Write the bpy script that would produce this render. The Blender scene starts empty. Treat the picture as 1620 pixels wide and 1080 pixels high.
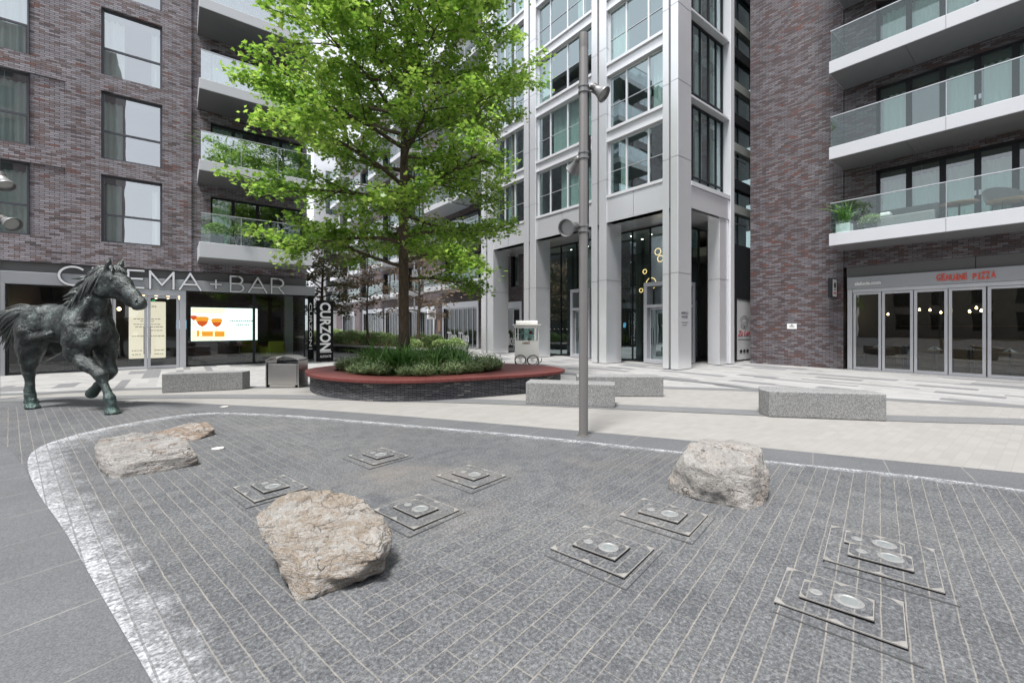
import bpy, bmesh, math, random
import numpy as np
from mathutils import Vector, Matrix, Euler, noise as mnoise
R=math.radians; PI=math.pi
random.seed(7); np.random.seed(7)
sc=bpy.context.scene
COL=sc.collection
# ------------------------------------------------------------------ helpers
ORG={}
def tag(o,label=None,cat=None,group=None,kind=None):
    if label: o['label']=label
    if cat: o['category']=cat
    if group: o['group']=group
    if kind: o['kind']=kind
    return o
def thing(name,label,cat,loc=(0,0,0),rz=0,group=None):
    o=bpy.data.objects.new(name,None); COL.objects.link(o)
    o.empty_display_size=.2
    o.location=loc; o.rotation_euler=(0,0,rz)
    ORG[o.name]=Vector(loc)
    return tag(o,label,cat,group)
class MB:
    """collects shapes; build() links them as ONE mesh object"""
    def __init__(s): s.v=[]; s.f=[]; s.uv=None
    def add(s,vs,fs):
        n=len(s.v); s.v+= [tuple(p) for p in vs]; s.f+=[tuple(i+n for i in f) for f in fs]; return s
    def box(s,x0,x1,y0,y1,z0,z1,F=None):
        vs=[(x,y,z) for x in(x0,x1) for y in(y0,y1) for z in(z0,z1)]
        if F: vs=[F(*p) for p in vs]
        return s.add(vs,[(0,1,3,2),(4,6,7,5),(0,4,5,1),(2,3,7,6),(0,2,6,4),(1,5,7,3)])
    def quad(s,a,b,c,d): return s.add([a,b,c,d],[(0,1,2,3)])
    def prism(s,poly,z0,z1):
        n=len(poly)
        vs=[(x,y,z0) for x,y in poly]+[(x,y,z1) for x,y in poly]
        fs=[tuple(range(n-1,-1,-1)),tuple(range(n,2*n))]+[(i,(i+1)%n,n+(i+1)%n,n+i) for i in range(n)]
        return s.add(vs,fs)
    def tube(s,pts,rads,n=8,cap=True):
        pts=[Vector(p) for p in pts]
        if not hasattr(rads,'__len__'): rads=[rads]*len(pts)
        vs=[];up=None
        for i,p in enumerate(pts):
            t=(pts[min(i+1,len(pts)-1)]-pts[max(i-1,0)]).normalized()
            if up is None:
                up=Vector((0,0,1)) if abs(t.z)<.9 else Vector((1,0,0))
            a=t.cross(up).normalized(); b=a.cross(t).normalized(); up=b
            for k in range(n):
                an=2*PI*k/n; vs.append(p+(a*math.cos(an)+b*math.sin(an))*rads[i])
        fs=[(i*n+k,i*n+(k+1)%n,(i+1)*n+(k+1)%n,(i+1)*n+k) for i in range(len(pts)-1) for k in range(n)]
        if cap: fs+=[tuple(range(n-1,-1,-1)),tuple((len(pts)-1)*n+k for k in range(n))]
        return s.add(vs,fs)
    def lathe(s,prof,n=24,M=None):
        vs=[];fs=[]
        for r,z in prof:
            for k in range(n):
                a=2*PI*k/n; p=Vector((r*math.cos(a),r*math.sin(a),z)); vs.append(M@p if M else p)
        m=len(prof)
        fs=[(i*n+k,i*n+(k+1)%n,(i+1)*n+(k+1)%n,(i+1)*n+k) for i in range(m-1) for k in range(n)]
        fs+=[tuple(range(n-1,-1,-1)),tuple((m-1)*n+k for k in range(n))]
        return s.add(vs,fs)
    def mesh(s,me,M):
        n=len(s.v); s.v+=[tuple(M@v.co) for v in me.vertices]
        s.f+=[tuple(i+n for i in p.vertices) for p in me.polygons]; return s
    def build(s,name,mat,parent=None,smooth=False,bevel=0,angle=None,world=True,fix=True):
        off=ORG.get(parent.name,Vector()) if (parent is not None and world) else Vector()
        me=bpy.data.meshes.new(name)
        me.from_pydata([tuple(Vector(p)-off) for p in s.v],[],s.f); me.update()
        if fix or bevel:
            bm=bmesh.new(); bm.from_mesh(me)
            if fix: bmesh.ops.recalc_face_normals(bm,faces=bm.faces)
            if bevel:
                es=[e for e in bm.edges if len(e.link_faces)==2 and e.calc_face_angle(0)>.5]
                bmesh.ops.bevel(bm,geom=es,offset=bevel,segments=2,affect='EDGES',profile=.5,clamp_overlap=True)
            bm.to_mesh(me); bm.free()
        if smooth or angle:
            me.polygons.foreach_set('use_smooth',[True]*len(me.polygons))
            if angle:
                try: me.set_sharp_from_angle(angle=R(angle))
                except Exception: pass
        me.materials.append(mat)
        o=bpy.data.objects.new(name,me); COL.objects.link(o)
        if parent is not None:
            o.parent=parent; ORG[o.name]=ORG.get(parent.name,Vector())
        else: ORG[o.name]=Vector()
        return o
def top(o,label,cat,base,group=None):
    """a one-mesh thing: move its origin to base"""
    b=Vector(base); o.data.transform(Matrix.Translation(-b)); o.location=b; ORG[o.name]=b
    return tag(o,label,cat,group)
def copy_tree(o,parent=None):
    c=o.copy(); COL.objects.link(c)
    if parent is not None: c.parent=parent
    for ch in list(o.children): copy_tree(ch,c)
    return c
def FY(y0): return lambda a,d,z:(a,y0+d,z)      # wall that faces -y; a runs along x, d goes in
def FX(x0): return lambda a,d,z:(x0+d,a,z)      # wall that faces -x; a runs along y, d goes in
def wall(mb,F,a0,a1,z0,z1,ops=(),th=.25,d=0):
    As=sorted({a0,a1,*[q for o in ops for q in o[:2] if a0<q<a1]}); Zs=sorted({z0,z1,*[q for o in ops for q in o[2:4] if z0<q<z1]})
    for j in range(len(Zs)-1):
        run=None
        for i in range(len(As)-1):
            am=(As[i]+As[i+1])/2; zm=(Zs[j]+Zs[j+1])/2
            hole=any(o[0]<am<o[1] and o[2]<zm<o[3] for o in ops)
            if not hole: run=[As[i],As[i+1]] if run is None else [run[0],As[i+1]]
            if run and (hole or i==len(As)-2):
                mb.quad(F(run[0],d,Zs[j]),F(run[1],d,Zs[j]),F(run[1],d,Zs[j+1]),F(run[0],d,Zs[j+1])); run=None
    for o in ops:
        b0,b1,c0,c1=o[:4]; e=d+th
        mb.quad(F(b0,d,c0),F(b0,e,c0),F(b0,e,c1),F(b0,d,c1)); mb.quad(F(b1,d,c0),F(b1,e,c0),F(b1,e,c1),F(b1,d,c1))
        mb.quad(F(b0,d,c0),F(b1,d,c0),F(b1,e,c0),F(b0,e,c0)); mb.quad(F(b0,d,c1),F(b1,d,c1),F(b1,e,c1),F(b0,e,c1))
def frame(mb,F,a0,a1,z0,z1,d0,d1,w,mull=(),trans=(),mw=None,tw=None):
    mw=mw or w; tw=tw or w
    mb.box(a0,a0+w,d0,d1,z0,z1,F); mb.box(a1-w,a1,d0,d1,z0,z1,F)
    mb.box(a0+w,a1-w,d0,d1,z0,z0+w,F); mb.box(a0+w,a1-w,d0,d1,z1-w,z1,F)
    for m in mull: mb.box(m-mw/2,m+mw/2,d0+.002,d1-.002,z0+w,z1-w,F)
    for t in trans: mb.box(a0+w,a1-w,d0+.005,d1-.005,t-tw/2,t+tw/2,F)
def curtain(mb,F,a0,a1,z0,z1,d,amp=.05,per=.16,seed=0):
    rnd=random.Random(seed); n=max(6,int((a1-a0)/.035)); ph=rnd.random()*6
    vs=[]
    for i in range(n+1):
        a=a0+(a1-a0)*i/n
        dd=d+amp*(math.sin(a*2*PI/per+ph)+.5*math.sin(a*2*PI/per*.43+ph*2))
        for z in (z0,z1): vs.append(F(a,dd,z))
    mb.add(vs,[(2*i,2*i+2,2*i+3,2*i+1) for i in range(n)])
def window(parent,F,a0,a1,z0,z1,dep,fm,gm,mull=(),trans=(),w=.06,mw=None,cur=None,cm=None,fd=.06,seed=0,tw=None,label=None):
    f=MB(); frame(f,F,a0,a1,z0,z1,dep,dep+fd,w,mull,trans,mw,tw); fo=f.build('window',fm,parent)
    g=MB(); g.quad(F(a0+w*.5,dep+fd*.6,z0+w*.5),F(a1-w*.5,dep+fd*.6,z0+w*.5),F(a1-w*.5,dep+fd*.6,z1-w*.5),F(a0+w*.5,dep+fd*.6,z1-w*.5)); g.build('pane',gm,fo)
    if cur:
        c=MB()
        for i,(b0,b1) in enumerate(cur): curtain(c,F,b0,b1,z0+.03,z1,dep+fd+.16,seed=seed+i)
        c.build('curtain',cm,fo,smooth=True)
    if label: fo['label']=label
    return fo
_tc={}
def text_mesh(s,ext=.02,off=0,space=1.0):
    k=(s,ext,off,space)
    if k in _tc: return _tc[k]
    cu=bpy.data.curves.new('lettering','FONT'); cu.body=s; cu.size=1; cu.extrude=ext; cu.offset=off; cu.space_character=space; cu.resolution_u=3
    ob=bpy.data.objects.new('lettering',cu); COL.objects.link(ob)
    bpy.context.view_layer.update()
    dg=bpy.context.evaluated_depsgraph_get(); me=bpy.data.meshes.new_from_object(ob.evaluated_get(dg))
    bpy.data.objects.remove(ob); bpy.data.curves.remove(cu)
    xs=[v.co.x for v in me.vertices]; ys=[v.co.y for v in me.vertices]
    me.transform(Matrix.Translation((-min(xs),-min(ys),0)))
    W=max(xs)-min(xs);H=max(ys)-min(ys)
    _tc[k]=(me,W,H); return _tc[k]
def put_text(mb,s,o,ux,uy,w=None,h=None,ext=.01,off=0,space=1.0):
    """lower-left corner at o, reading along ux, letters upright along uy, fitted to w x h"""
    me,W,H=text_mesh(s,ext,off,space)
    sx=(w/W) if w else h/H; sy=(h/H) if h else sx
    ux=Vector(ux).normalized();uy=Vector(uy).normalized();uz=ux.cross(uy)
    M=Matrix(((ux.x*sx,uy.x*sy,uz.x,o[0]),(ux.y*sx,uy.y*sy,uz.y,o[1]),(ux.z*sx,uy.z*sy,uz.z,o[2]),(0,0,0,1)))
    return mb.mesh(me,M)
def resample(L,n):
    L=[Vector((p[0],p[1],0)) for p in L]; ds=[0]
    for i in range(1,len(L)): ds.append(ds[-1]+(L[i]-L[i-1]).length)
    out=[];j=0
    for k in range(n):
        t=ds[-1]*k/(n-1)
        while j<len(L)-2 and ds[j+1]<t: j+=1
        f=(t-ds[j])/max(1e-9,ds[j+1]-ds[j]); out.append(L[j].lerp(L[j+1],min(1,f)))
    return out
def smooth_line(L,it=2):
    L=[Vector((p[0],p[1],0)) for p in L]
    for _ in range(it):
        N=[L[0]]
        for a,b in zip(L,L[1:]): N+=[a*.75+b*.25,a*.25+b*.75]
        L=N+[L[-1]]
    return L
# ------------------------------------------------------------------ materials
def newmat(name):
    m=bpy.data.materials.new(name); m.use_nodes=True; nt=m.node_tree
    b=nt.nodes['Principled BSDF']; return m,nt,b
def nd(nt,t,ins=None,**pr):
    n=nt.nodes.new(t)
    for k,v in pr.items(): setattr(n,k,v)
    for k,v in (ins or {}).items():
        s=n.inputs[k]
        if isinstance(v,bpy.types.NodeSocket): nt.links.new(v,s)
        elif isinstance(v,(tuple,list)) and len(v)==3 and s.type=='RGBA': s.default_value=(*v,1)
        else: s.default_value=v
    return n
def lk(nt,a,b): nt.links.new(a,b)
def ramp(nt,fac,stops,interp='LINEAR'):
    n=nd(nt,'ShaderNodeValToRGB',{0:fac}); cr=n.color_ramp; cr.interpolation=interp
    while len(cr.elements)<len(stops): cr.elements.new(.5)
    for e,(p,c) in zip(cr.elements,stops): e.position=p; e.color=(*c,1) if len(c)==3 else c
    return n.outputs[0]
def mth(nt,op,a,b=0.0,c=None):
    n=nd(nt,'ShaderNodeMath',{0:a,1:b},operation=op)
    if c is not None:
        if isinstance(c,bpy.types.NodeSocket): nt.links.new(c,n.inputs[2])
        else: n.inputs[2].default_value=c
    return n.outputs[0]
def mix(nt,fac,a,b,mode='MIX'):
    n=nd(nt,'ShaderNodeMix',data_type='RGBA',blend_type=mode)
    for i,v in ((0,fac),(6,a),(7,b)):
        s=n.inputs[i]
        if isinstance(v,bpy.types.NodeSocket): nt.links.new(v,s)
        elif isinstance(v,(tuple,list)): s.default_value=(*v[:3],1)
        else: s.default_value=v
    return n.outputs[2]
def noise(nt,vec,scale,detail=4,rough=.55,dist=0):
    return nd(nt,'ShaderNodeTexNoise',{'Vector':vec,'Scale':scale,'Detail':detail,'Roughness':rough,'Distortion':dist})
def bump(nt,b,h,strength=.3,dist=.01):
    n=nd(nt,'ShaderNodeBump',{'Height':h,'Strength':strength,'Distance':dist}); lk(nt,n.outputs[0],b.inputs['Normal'])
def wpos(nt): return nd(nt,'ShaderNodeNewGeometry').outputs['Position']
def opos(nt): return nd(nt,'ShaderNodeTexCoord').outputs['Object']
def plain(name,col,rough=.5,metal=0,var=.12,scale=3,bmp=0,spec=None,bscale=60,world=False):
    m,nt,b=newmat(name); p=wpos(nt) if world else opos(nt)
    n=noise(nt,p,scale,5,.6).outputs['Fac']
    c=mix(nt,n,tuple(x*(1-var) for x in col),tuple(min(1,x*(1+var)) for x in col)); lk(nt,c,b.inputs['Base Color'])
    b.inputs['Metallic'].default_value=metal
    r=mth(nt,'MULTIPLY_ADD',n,.16,rough-.08); lk(nt,r,b.inputs['Roughness'])
    if spec is not None: b.inputs['Specular IOR Level'].default_value=spec
    if bmp: bump(nt,b,noise(nt,p,bscale,4).outputs['Fac'],bmp,.004)
    return m
def emit(name,col,st):
    m,nt,b=newmat(name); b.inputs['Base Color'].default_value=(*col,1)
    b.inputs['Emission Color'].default_value=(*col,1); b.inputs['Emission Strength'].default_value=st; return m
def glass(name,tint,base,rough=0.0,power=5,gtint=(.95,.98,1)):
    m=bpy.data.materials.new(name); m.use_nodes=True; nt=m.node_tree; nt.nodes.clear()
    out=nd(nt,'ShaderNodeOutputMaterial')
    lw=nd(nt,'ShaderNodeLayerWeight',{'Blend':.5}).outputs['Facing']
    f=mth(nt,'POWER',lw,power); f=mth(nt,'MULTIPLY_ADD',f,1-base,base)
    tr=nd(nt,'ShaderNodeBsdfTransparent',{0:tint}); gl=nd(nt,'ShaderNodeBsdfGlossy',{0:gtint,'Roughness':rough})
    # faint waviness of real panes
    p=wpos(nt); bn=nd(nt,'ShaderNodeBump',{'Height':noise(nt,p,.7,2).outputs['Fac'],'Strength':.05,'Distance':.05}); lk(nt,bn.outputs[0],gl.inputs['Normal'])
    mx=nd(nt,'ShaderNodeMixShader',{0:f,1:tr.outputs[0],2:gl.outputs[0]}); lk(nt,mx.outputs[0],out.inputs[0])
    return m
def brickmat(name,stops,mortar=(.05,.045,.05),bw=.235,bh=.068,rough=.5,red=.28,ang=None):
    m,nt,b=newmat(name); s=nd(nt,'ShaderNodeSeparateXYZ',{0:wpos(nt)}).outputs
    u=mth(nt,'ADD',s[0],s[1])
    if ang:
        dn=noise(nt,wpos(nt),2.2,3,.6).outputs['Fac']
    if ang: u=mth(nt,'MULTIPLY',mth(nt,'ARCTAN2',mth(nt,'SUBTRACT',s[1],ang[1]),mth(nt,'SUBTRACT',s[0],ang[0])),2.6)
    v=nd(nt,'ShaderNodeCombineXYZ',{0:u,1:mth(nt,'MULTIPLY_ADD',dn,.06,s[2]) if ang else s[2]}).outputs[0]
    br=nd(nt,'ShaderNodeTexBrick',{'Vector':v,'Color1':(0,0,0),'Color2':(1,1,1),'Mortar':(.5,.5,.5),'Scale':1,'Mortar Size':.0065,'Mortar Smooth':.2,'Bias':0,'Brick Width':bw,'Row Height':bh},offset=.5)
    big=noise(nt,v,.55,3).outputs['Fac']; fine=noise(nt,v,22,3).outputs['Fac']
    k=mth(nt,'MULTIPLY_ADD',big,red,-red/2); k=mth(nt,'ADD',br.outputs['Color'],k)
    c=ramp(nt,k,stops); c=mix(nt,mth(nt,'MULTIPLY',fine,.5),c,(.10,.09,.10))
    ws=noise(nt,nd(nt,'ShaderNodeMapping',{'Vector':v,'Scale':(1.3,.16,1)}).outputs[0],1.0,5,.65).outputs['Fac']; c=mix(nt,nd(nt,'ShaderNodeMapRange',{0:ws,1:.42,2:.7,3:0,4:.5}).outputs[0],c,(.55,.55,.58),'MULTIPLY')
    c=mix(nt,br.outputs['Fac'],c,mortar); lk(nt,c,b.inputs['Base Color'])
    b.inputs['Specular IOR Level'].default_value=.35
    lk(nt,mth(nt,'MULTIPLY_ADD',br.outputs['Fac'],.4,rough),b.inputs['Roughness'])
    h=mth(nt,'MULTIPLY_ADD',br.outputs['Fac'],-1,fine); bump(nt,b,h,.5,.006)
    return m
BR=[(0,(.44,.41,.44)),(.25,(.32,.295,.315)),(.45,(.39,.35,.37)),(.66,(.235,.20,.212)),(.84,(.26,.18,.167)),(.96,(.11,.093,.097)),(1,(.25,.11,.085))]
M={}
M['brick']=brickmat('brick_lilac',BR,mortar=(.03,.028,.03),rough=.38)
M['brick_r']=brickmat('brick_brown',[(0,(.25,.235,.25)),(.3,(.145,.13,.14)),(.5,(.20,.175,.185)),(.65,(.095,.074,.077)),(.82,(.135,.075,.066)),(.95,(.075,.06,.063)),(1,(.19,.075,.055))],mortar=(.03,.027,.03),rough=.4,red=.36)
M['brick_far']=brickmat('brick_far',[(0,(.2,.18,.19)),(.5,(.13,.10,.10)),(1,(.15,.085,.075))],rough=.6,red=.4)
M['beige']=brickmat('brick_beige',[(0,(.5,.44,.35)),(.5,(.42,.36,.28)),(1,(.46,.41,.34))],mortar=(.4,.37,.32),rough=.7,bw=.22,bh=.075)
def panel(name,col,rough,metal,brush=True):
    m,nt,b=newmat(name); p=wpos(nt)
    n=noise(nt,p,1.1,4).outputs['Fac']; n2=noise(nt,p,.5,3).outputs['Fac']
    c=mix(nt,n2,tuple(x*.9 for x in col),tuple(min(1,x*1.06) for x in col)); lk(nt,c,b.inputs['Base Color'])
    b.inputs['Metallic'].default_value=metal
    lk(nt,mth(nt,'MULTIPLY_ADD',n,.06,rough-.03),b.inputs['Roughness']); bump(nt,b,noise(nt,p,.35,1).outputs['Fac'],.06,.08); return m
M['alu']=panel('aluminium_cladding',(.84,.85,.87),.24,.6)
M['aluw']=panel('pale_aluminium',(.82,.83,.85),.34,.4)
M['white']=plain('white_panel',(.52,.53,.555),.45,.0,.05,1.2,world=True)
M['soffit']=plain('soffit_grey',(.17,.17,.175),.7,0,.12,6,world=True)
M['dark']=plain('dark_metal',(.022,.024,.028),.5,0,.1,4,spec=.25)
M['fr']=plain('grey_window_frame',(.085,.088,.1),.42,.3,.08,4)
M['silver']=plain('silver_frame',(.56,.57,.6),.36,.55,.06,4)
M['band']=plain('silver_fascia',(.36,.37,.39),.42,.5,.06,2)
M['dgrey']=plain('grey_reveal_panel',(.13,.13,.13),.5,.2,.08,3)
M['gwin']=glass('window_glass',(.6,.76,.72),.17)
M['gsky']=glass('coated_window_glass',(.82,.92,.9),.46)
M['gtow']=glass('tower_glass',(.60,.78,.75),.40,gtint=(.8,.93,.95))
M['gshop']=glass('shop_glass',(.72,.82,.8),.1)
M['gbal']=glass('balcony_glass',(.84,.91,.89),.055)
M['gbalw']=glass('pale_balcony_glass',(.74,.8,.8),.42,power=3)
M['curt']=plain('curtain_cloth',(.86,.87,.84),.85,0,.08,2)
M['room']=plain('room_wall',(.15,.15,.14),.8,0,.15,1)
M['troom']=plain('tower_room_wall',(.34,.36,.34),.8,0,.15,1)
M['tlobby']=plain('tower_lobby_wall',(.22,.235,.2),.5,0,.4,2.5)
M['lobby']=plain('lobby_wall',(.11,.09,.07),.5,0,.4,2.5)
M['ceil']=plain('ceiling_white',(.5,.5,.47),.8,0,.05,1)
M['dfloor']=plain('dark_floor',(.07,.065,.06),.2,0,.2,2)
def granite(name,cols,scale,rough,bm=.15):
    m,nt,b=newmat(name); p=wpos(nt)
    n=noise(nt,p,scale,3,.7).outputs['Fac']; v=nd(nt,'ShaderNodeTexVoronoi',{'Vector':p,'Scale':scale*.9}).outputs['Color']
    vv=nd(nt,'ShaderNodeSeparateColor',{0:v}).outputs[0]
    k=mth(nt,'MULTIPLY_ADD',vv,.55,mth(nt,'MULTIPLY',n,.45)); big=noise(nt,p,1.3,5).outputs['Fac']
    c=ramp(nt,k,[(0.2,cols[0]),(.5,cols[1]),(.8,cols[2])]); c=mix(nt,mth(nt,'MULTIPLY',big,.35),c,cols[0],'MULTIPLY')
    lk(nt,c,b.inputs['Base Color']); b.inputs['Roughness'].default_value=rough; b.inputs['Specular IOR Level'].default_value=.3; bump(nt,b,n,bm,.004); return m,nt,b,c
M['bench']=granite('bench_granite',((.10,.10,.10),(.25,.25,.247),(.42,.42,.415)),130,.55)[0]
M['kerb']=granite('dark_kerb_granite',((.125,.127,.13),(.165,.167,.17),(.215,.217,.22)),160,.7)[0]
# pale paving planks with scattered dark ones (run along y)
def cellhash(nt,u,v,wu,lv,off):
    r=mth(nt,'FLOOR',mth(nt,'DIVIDE',u,wu)); h=nd(nt,'ShaderNodeTexWhiteNoise',{'W':mth(nt,'ADD',r,off)},noise_dimensions='1D').outputs['Value']
    vv=mth(nt,'DIVIDE',mth(nt,'MULTIPLY_ADD',h,7.0,v) if False else mth(nt,'ADD',v,mth(nt,'MULTIPLY',h,7.0)),lv); q=mth(nt,'FLOOR',vv)
    cv=nd(nt,'ShaderNodeCombineXYZ',{0:r,1:q,2:off}).outputs[0]
    w=nd(nt,'ShaderNodeTexWhiteNoise',{'Vector':cv},noise_dimensions='3D').outputs['Value']
    fu=mth(nt,'FRACT',mth(nt,'DIVIDE',u,wu)); fv=mth(nt,'FRACT',vv)
    return w,fu,fv
def edge(nt,f,size,wd):
    a=mth(nt,'LESS_THAN',f,wd/size); b=mth(nt,'GREATER_THAN',f,1-wd/size); return mth(nt,'MAXIMUM',a,b)
m,nt,b=newmat('plaza_paving'); p=wpos(nt); s=nd(nt,'ShaderNodeSeparateXYZ',{0:p}).outputs
w1,fu,fv=cellhash(nt,s[0],s[1],.42,1.15,3.0); w2,fu2,fv2=cellhash(nt,s[0],s[1],.21,.42,11.0); w3,fu3,fv3=cellhash(nt,s[0],s[1],.21,2.6,5.0)
pale=mix(nt,w2,(.30,.296,.29),(.37,.366,.36)); g=noise(nt,p,120,3,.7).outputs['Fac']; bigp=noise(nt,p,.6,5).outputs['Fac']
pale=mix(nt,mth(nt,'MULTIPLY',bigp,.3),pale,(.5,.48,.46),'MULTIPLY')
mid=mth(nt,'GREATER_THAN',w1,.93); dk=mth(nt,'LESS_THAN',w1,.115); dk2=mth(nt,'LESS_THAN',w3,.075)
c=mix(nt,mid,pale,(.34,.335,.33)); c=mix(nt,mth(nt,'MAXIMUM',dk,dk2),c,mix(nt,g,(.13,.13,.135),(.2,.2,.205)))
jt=mth(nt,'MAXIMUM',edge(nt,fu2,.21,.004),edge(nt,fv2,.42,.004)); c=mix(nt,mth(nt,'MULTIPLY',jt,.45),c,(.3,.28,.26))
c=mix(nt,mth(nt,'MULTIPLY',g,.25),c,(.3,.3,.3),'MULTIPLY')
lk(nt,c,b.inputs['Base Color']); b.inputs['Roughness'].default_value=.75; b.inputs['Specular IOR Level'].default_value=.3; bump(nt,b,g,.1,.003); M['plaza']=m
# pale small pavers, long joints along x
m,nt,b=newmat('pale_pavers'); p=wpos(nt); s=nd(nt,'ShaderNodeSeparateXYZ',{0:p}).outputs
w1,fu,fv=cellhash(nt,s[1],s[0],.115,.23,2.0)
bigp=noise(nt,p,.9,5).outputs['Fac']; g=noise(nt,p,130,3,.7).outputs['Fac']
c=mix(nt,w1,(.275,.267,.255),(.305,.297,.284)); c=mix(nt,mth(nt,'MULTIPLY',bigp,.4),c,(.62,.58,.53),'MULTIPLY')
c=mix(nt,mth(nt,'MULTIPLY',edge(nt,fv,.23,.0028),.36),c,(.3,.28,.25)); c=mix(nt,mth(nt,'MULTIPLY',edge(nt,fu,.115,.004),.8),c,(.24,.22,.2))
c=mix(nt,mth(nt,'MULTIPLY',g,.3),c,(.4,.4,.4),'MULTIPLY'); lk(nt,c,b.inputs['Base Color']); b.inputs['Roughness'].default_value=.8; bump(nt,b,g,.12,.003); M['pale']=m
# dark granite slabs round the fountain
m,nt,b,c=granite('dark_slab_granite',((.095,.098,.103),(.125,.128,.133),(.17,.173,.178)),170,.7)
s=nd(nt,'ShaderNodeSeparateXYZ',{0:nd(nt,'ShaderNodeMapping',{'Vector':wpos(nt),'Rotation':(0,0,R(-17))}).outputs[0]}).outputs
w1,fu,fv=cellhash(nt,s[1],s[0],.68,1.5,1.0); c=mix(nt,mth(nt,'MULTIPLY',w1,.25),c,(.72,.73,.76),'MULTIPLY')
jj=mth(nt,'MULTIPLY',edge(nt,fu,.68,.005),mth(nt,'MULTIPLY_ADD',noise(nt,wpos(nt),3,2).outputs['Fac'],1.6,-.35))
nt.nodes[-1].use_clamp=True
c=mix(nt,mth(nt,'MULTIPLY',jj,.6),c,(.36,.34,.31)); lk(nt,c,b.inputs['Base Color']); M['slab']=m
# fountain setts
m,nt,b=newmat('fountain_setts'); p=wpos(nt)
rp=nd(nt,'ShaderNodeMapping',{'Vector':p,'Rotation':(0,0,R(-11.5))}).outputs[0]
wob=noise(nt,p,4.5,3); rp=nd(nt,'ShaderNodeVectorMath',{0:rp,1:nd(nt,'ShaderNodeVectorMath',{0:wob.outputs['Color'],'Scale':.016},operation='SCALE').outputs[0]},operation='ADD').outputs[0]
s=nd(nt,'ShaderNodeSeparateXYZ',{0:rp}).outputs
wa,fau,fav=cellhash(nt,s[1],s[0],.108,.145,1.0); wb,fbu,fbv=cellhash(nt,s[0],s[1],.108,.145,4.0)
sx=nd(nt,'ShaderNodeSeparateXYZ',{0:p}).outputs
# left of the line (1.59,6.64)-(0.72,1.88) the courses turn by a quarter
ln=mth(nt,'SUBTRACT',sx[0],mth(nt,'MULTIPLY_ADD',sx[1],.183,.38)); isb=mth(nt,'LESS_THAN',ln,0.0)
def pick(x,y): return nd(nt,'ShaderNodeMix',{0:isb,2:x,3:y},data_type='FLOAT').outputs[0]
wv=pick(wa,wb)
n1=noise(nt,p,1.1,6,.65).outputs['Fac']; jn=mth(nt,'MULTIPLY_ADD',noise(nt,p,4.5,5,.7).outputs['Fac'],3.2,-1.05)
nt.nodes[-1].use_clamp=True
dry=nd(nt,'ShaderNodeMapRange',{0:nd(nt,'ShaderNodeVectorMath',{0:p,1:(2.6,4.3,0)},operation='DISTANCE').outputs['Value'],1:1.0,2:2.6,3:.25,4:1.0}).outputs[0]
jl=pick(edge(nt,fau,.108,.0036),edge(nt,fbu,.108,.0036)); js=pick(edge(nt,fav,.145,.0033),edge(nt,fbv,.145,.0033))
near=nd(nt,'ShaderNodeMapRange',{0:mth(nt,'ABSOLUTE',mth(nt,'SUBTRACT',ln,.35)),1:.3,2:1.7,3:.9,4:.3}).outputs[0]
js=mth(nt,'MULTIPLY',js,mth(nt,'MULTIPLY',near,mth(nt,'MULTIPLY_ADD',wv,.6,.5)))
jm=mth(nt,'MULTIPLY',mth(nt,'MAXIMUM',jl,js),mth(nt,'MULTIPLY',mth(nt,'MULTIPLY_ADD',jn,.68,.32),dry))
g=noise(nt,p,110,3,.8).outputs['Fac']; g2=noise(nt,p,46,4,.75).outputs['Fac']
c=ramp(nt,g2,[(.30,(.050,.051,.053)),(.5,(.116,.118,.121)),(.68,(.225,.227,.231))]); c=mix(nt,mth(nt,'MULTIPLY',wv,.5),c,(.56,.58,.61),'MULTIPLY')
blk=noise(nt,p,.5,4,.6).outputs['Fac']; c=mix(nt,nd(nt,'ShaderNodeMapRange',{0:blk,1:.4,2:.65,3:0,4:.55}).outputs[0],c,(.62,.64,.68),'MULTIPLY')
sp=mth(nt,'GREATER_THAN',g,.66); c=mix(nt,mth(nt,'MULTIPLY',sp,.6),c,(.46,.46,.47))
st=nd(nt,'ShaderNodeMapRange',{0:noise(nt,p,.75,5,.6,.4).outputs['Fac'],1:.52,2:.74,3:0,4:.36}).outputs[0]
c=mix(nt,mth(nt,'MULTIPLY',st,mth(nt,'SUBTRACT',1.45,dry)),c,(.25,.215,.18))
dmp=nd(nt,'ShaderNodeMapRange',{0:noise(nt,p,.9,6,.7,.8).outputs['Fac'],1:.56,2:.66,3:0,4:.4}).outputs[0]; c=mix(nt,dmp,c,(.55,.56,.6),'MULTIPLY')
gum=nd(nt,'ShaderNodeTexVoronoi',{'Vector':p,'Scale':3.1}).outputs['Distance']; c=mix(nt,mth(nt,'MULTIPLY',mth(nt,'LESS_THAN',gum,.035),.45),c,(.42,.41,.4))
c=mix(nt,jm,c,mix(nt,g2,(.16,.145,.125),(.31,.29,.26))); lk(nt,c,b.inputs['Base Color']); b.inputs['Roughness'].default_value=.62; b.inputs['Specular IOR Level'].default_value=.25
h=mth(nt,'MULTIPLY_ADD',jm,-.4,mth(nt,'ADD',g2,mth(nt,'MULTIPLY',g,.5))); bump(nt,b,h,.55,.012); M['setts']=m
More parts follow.
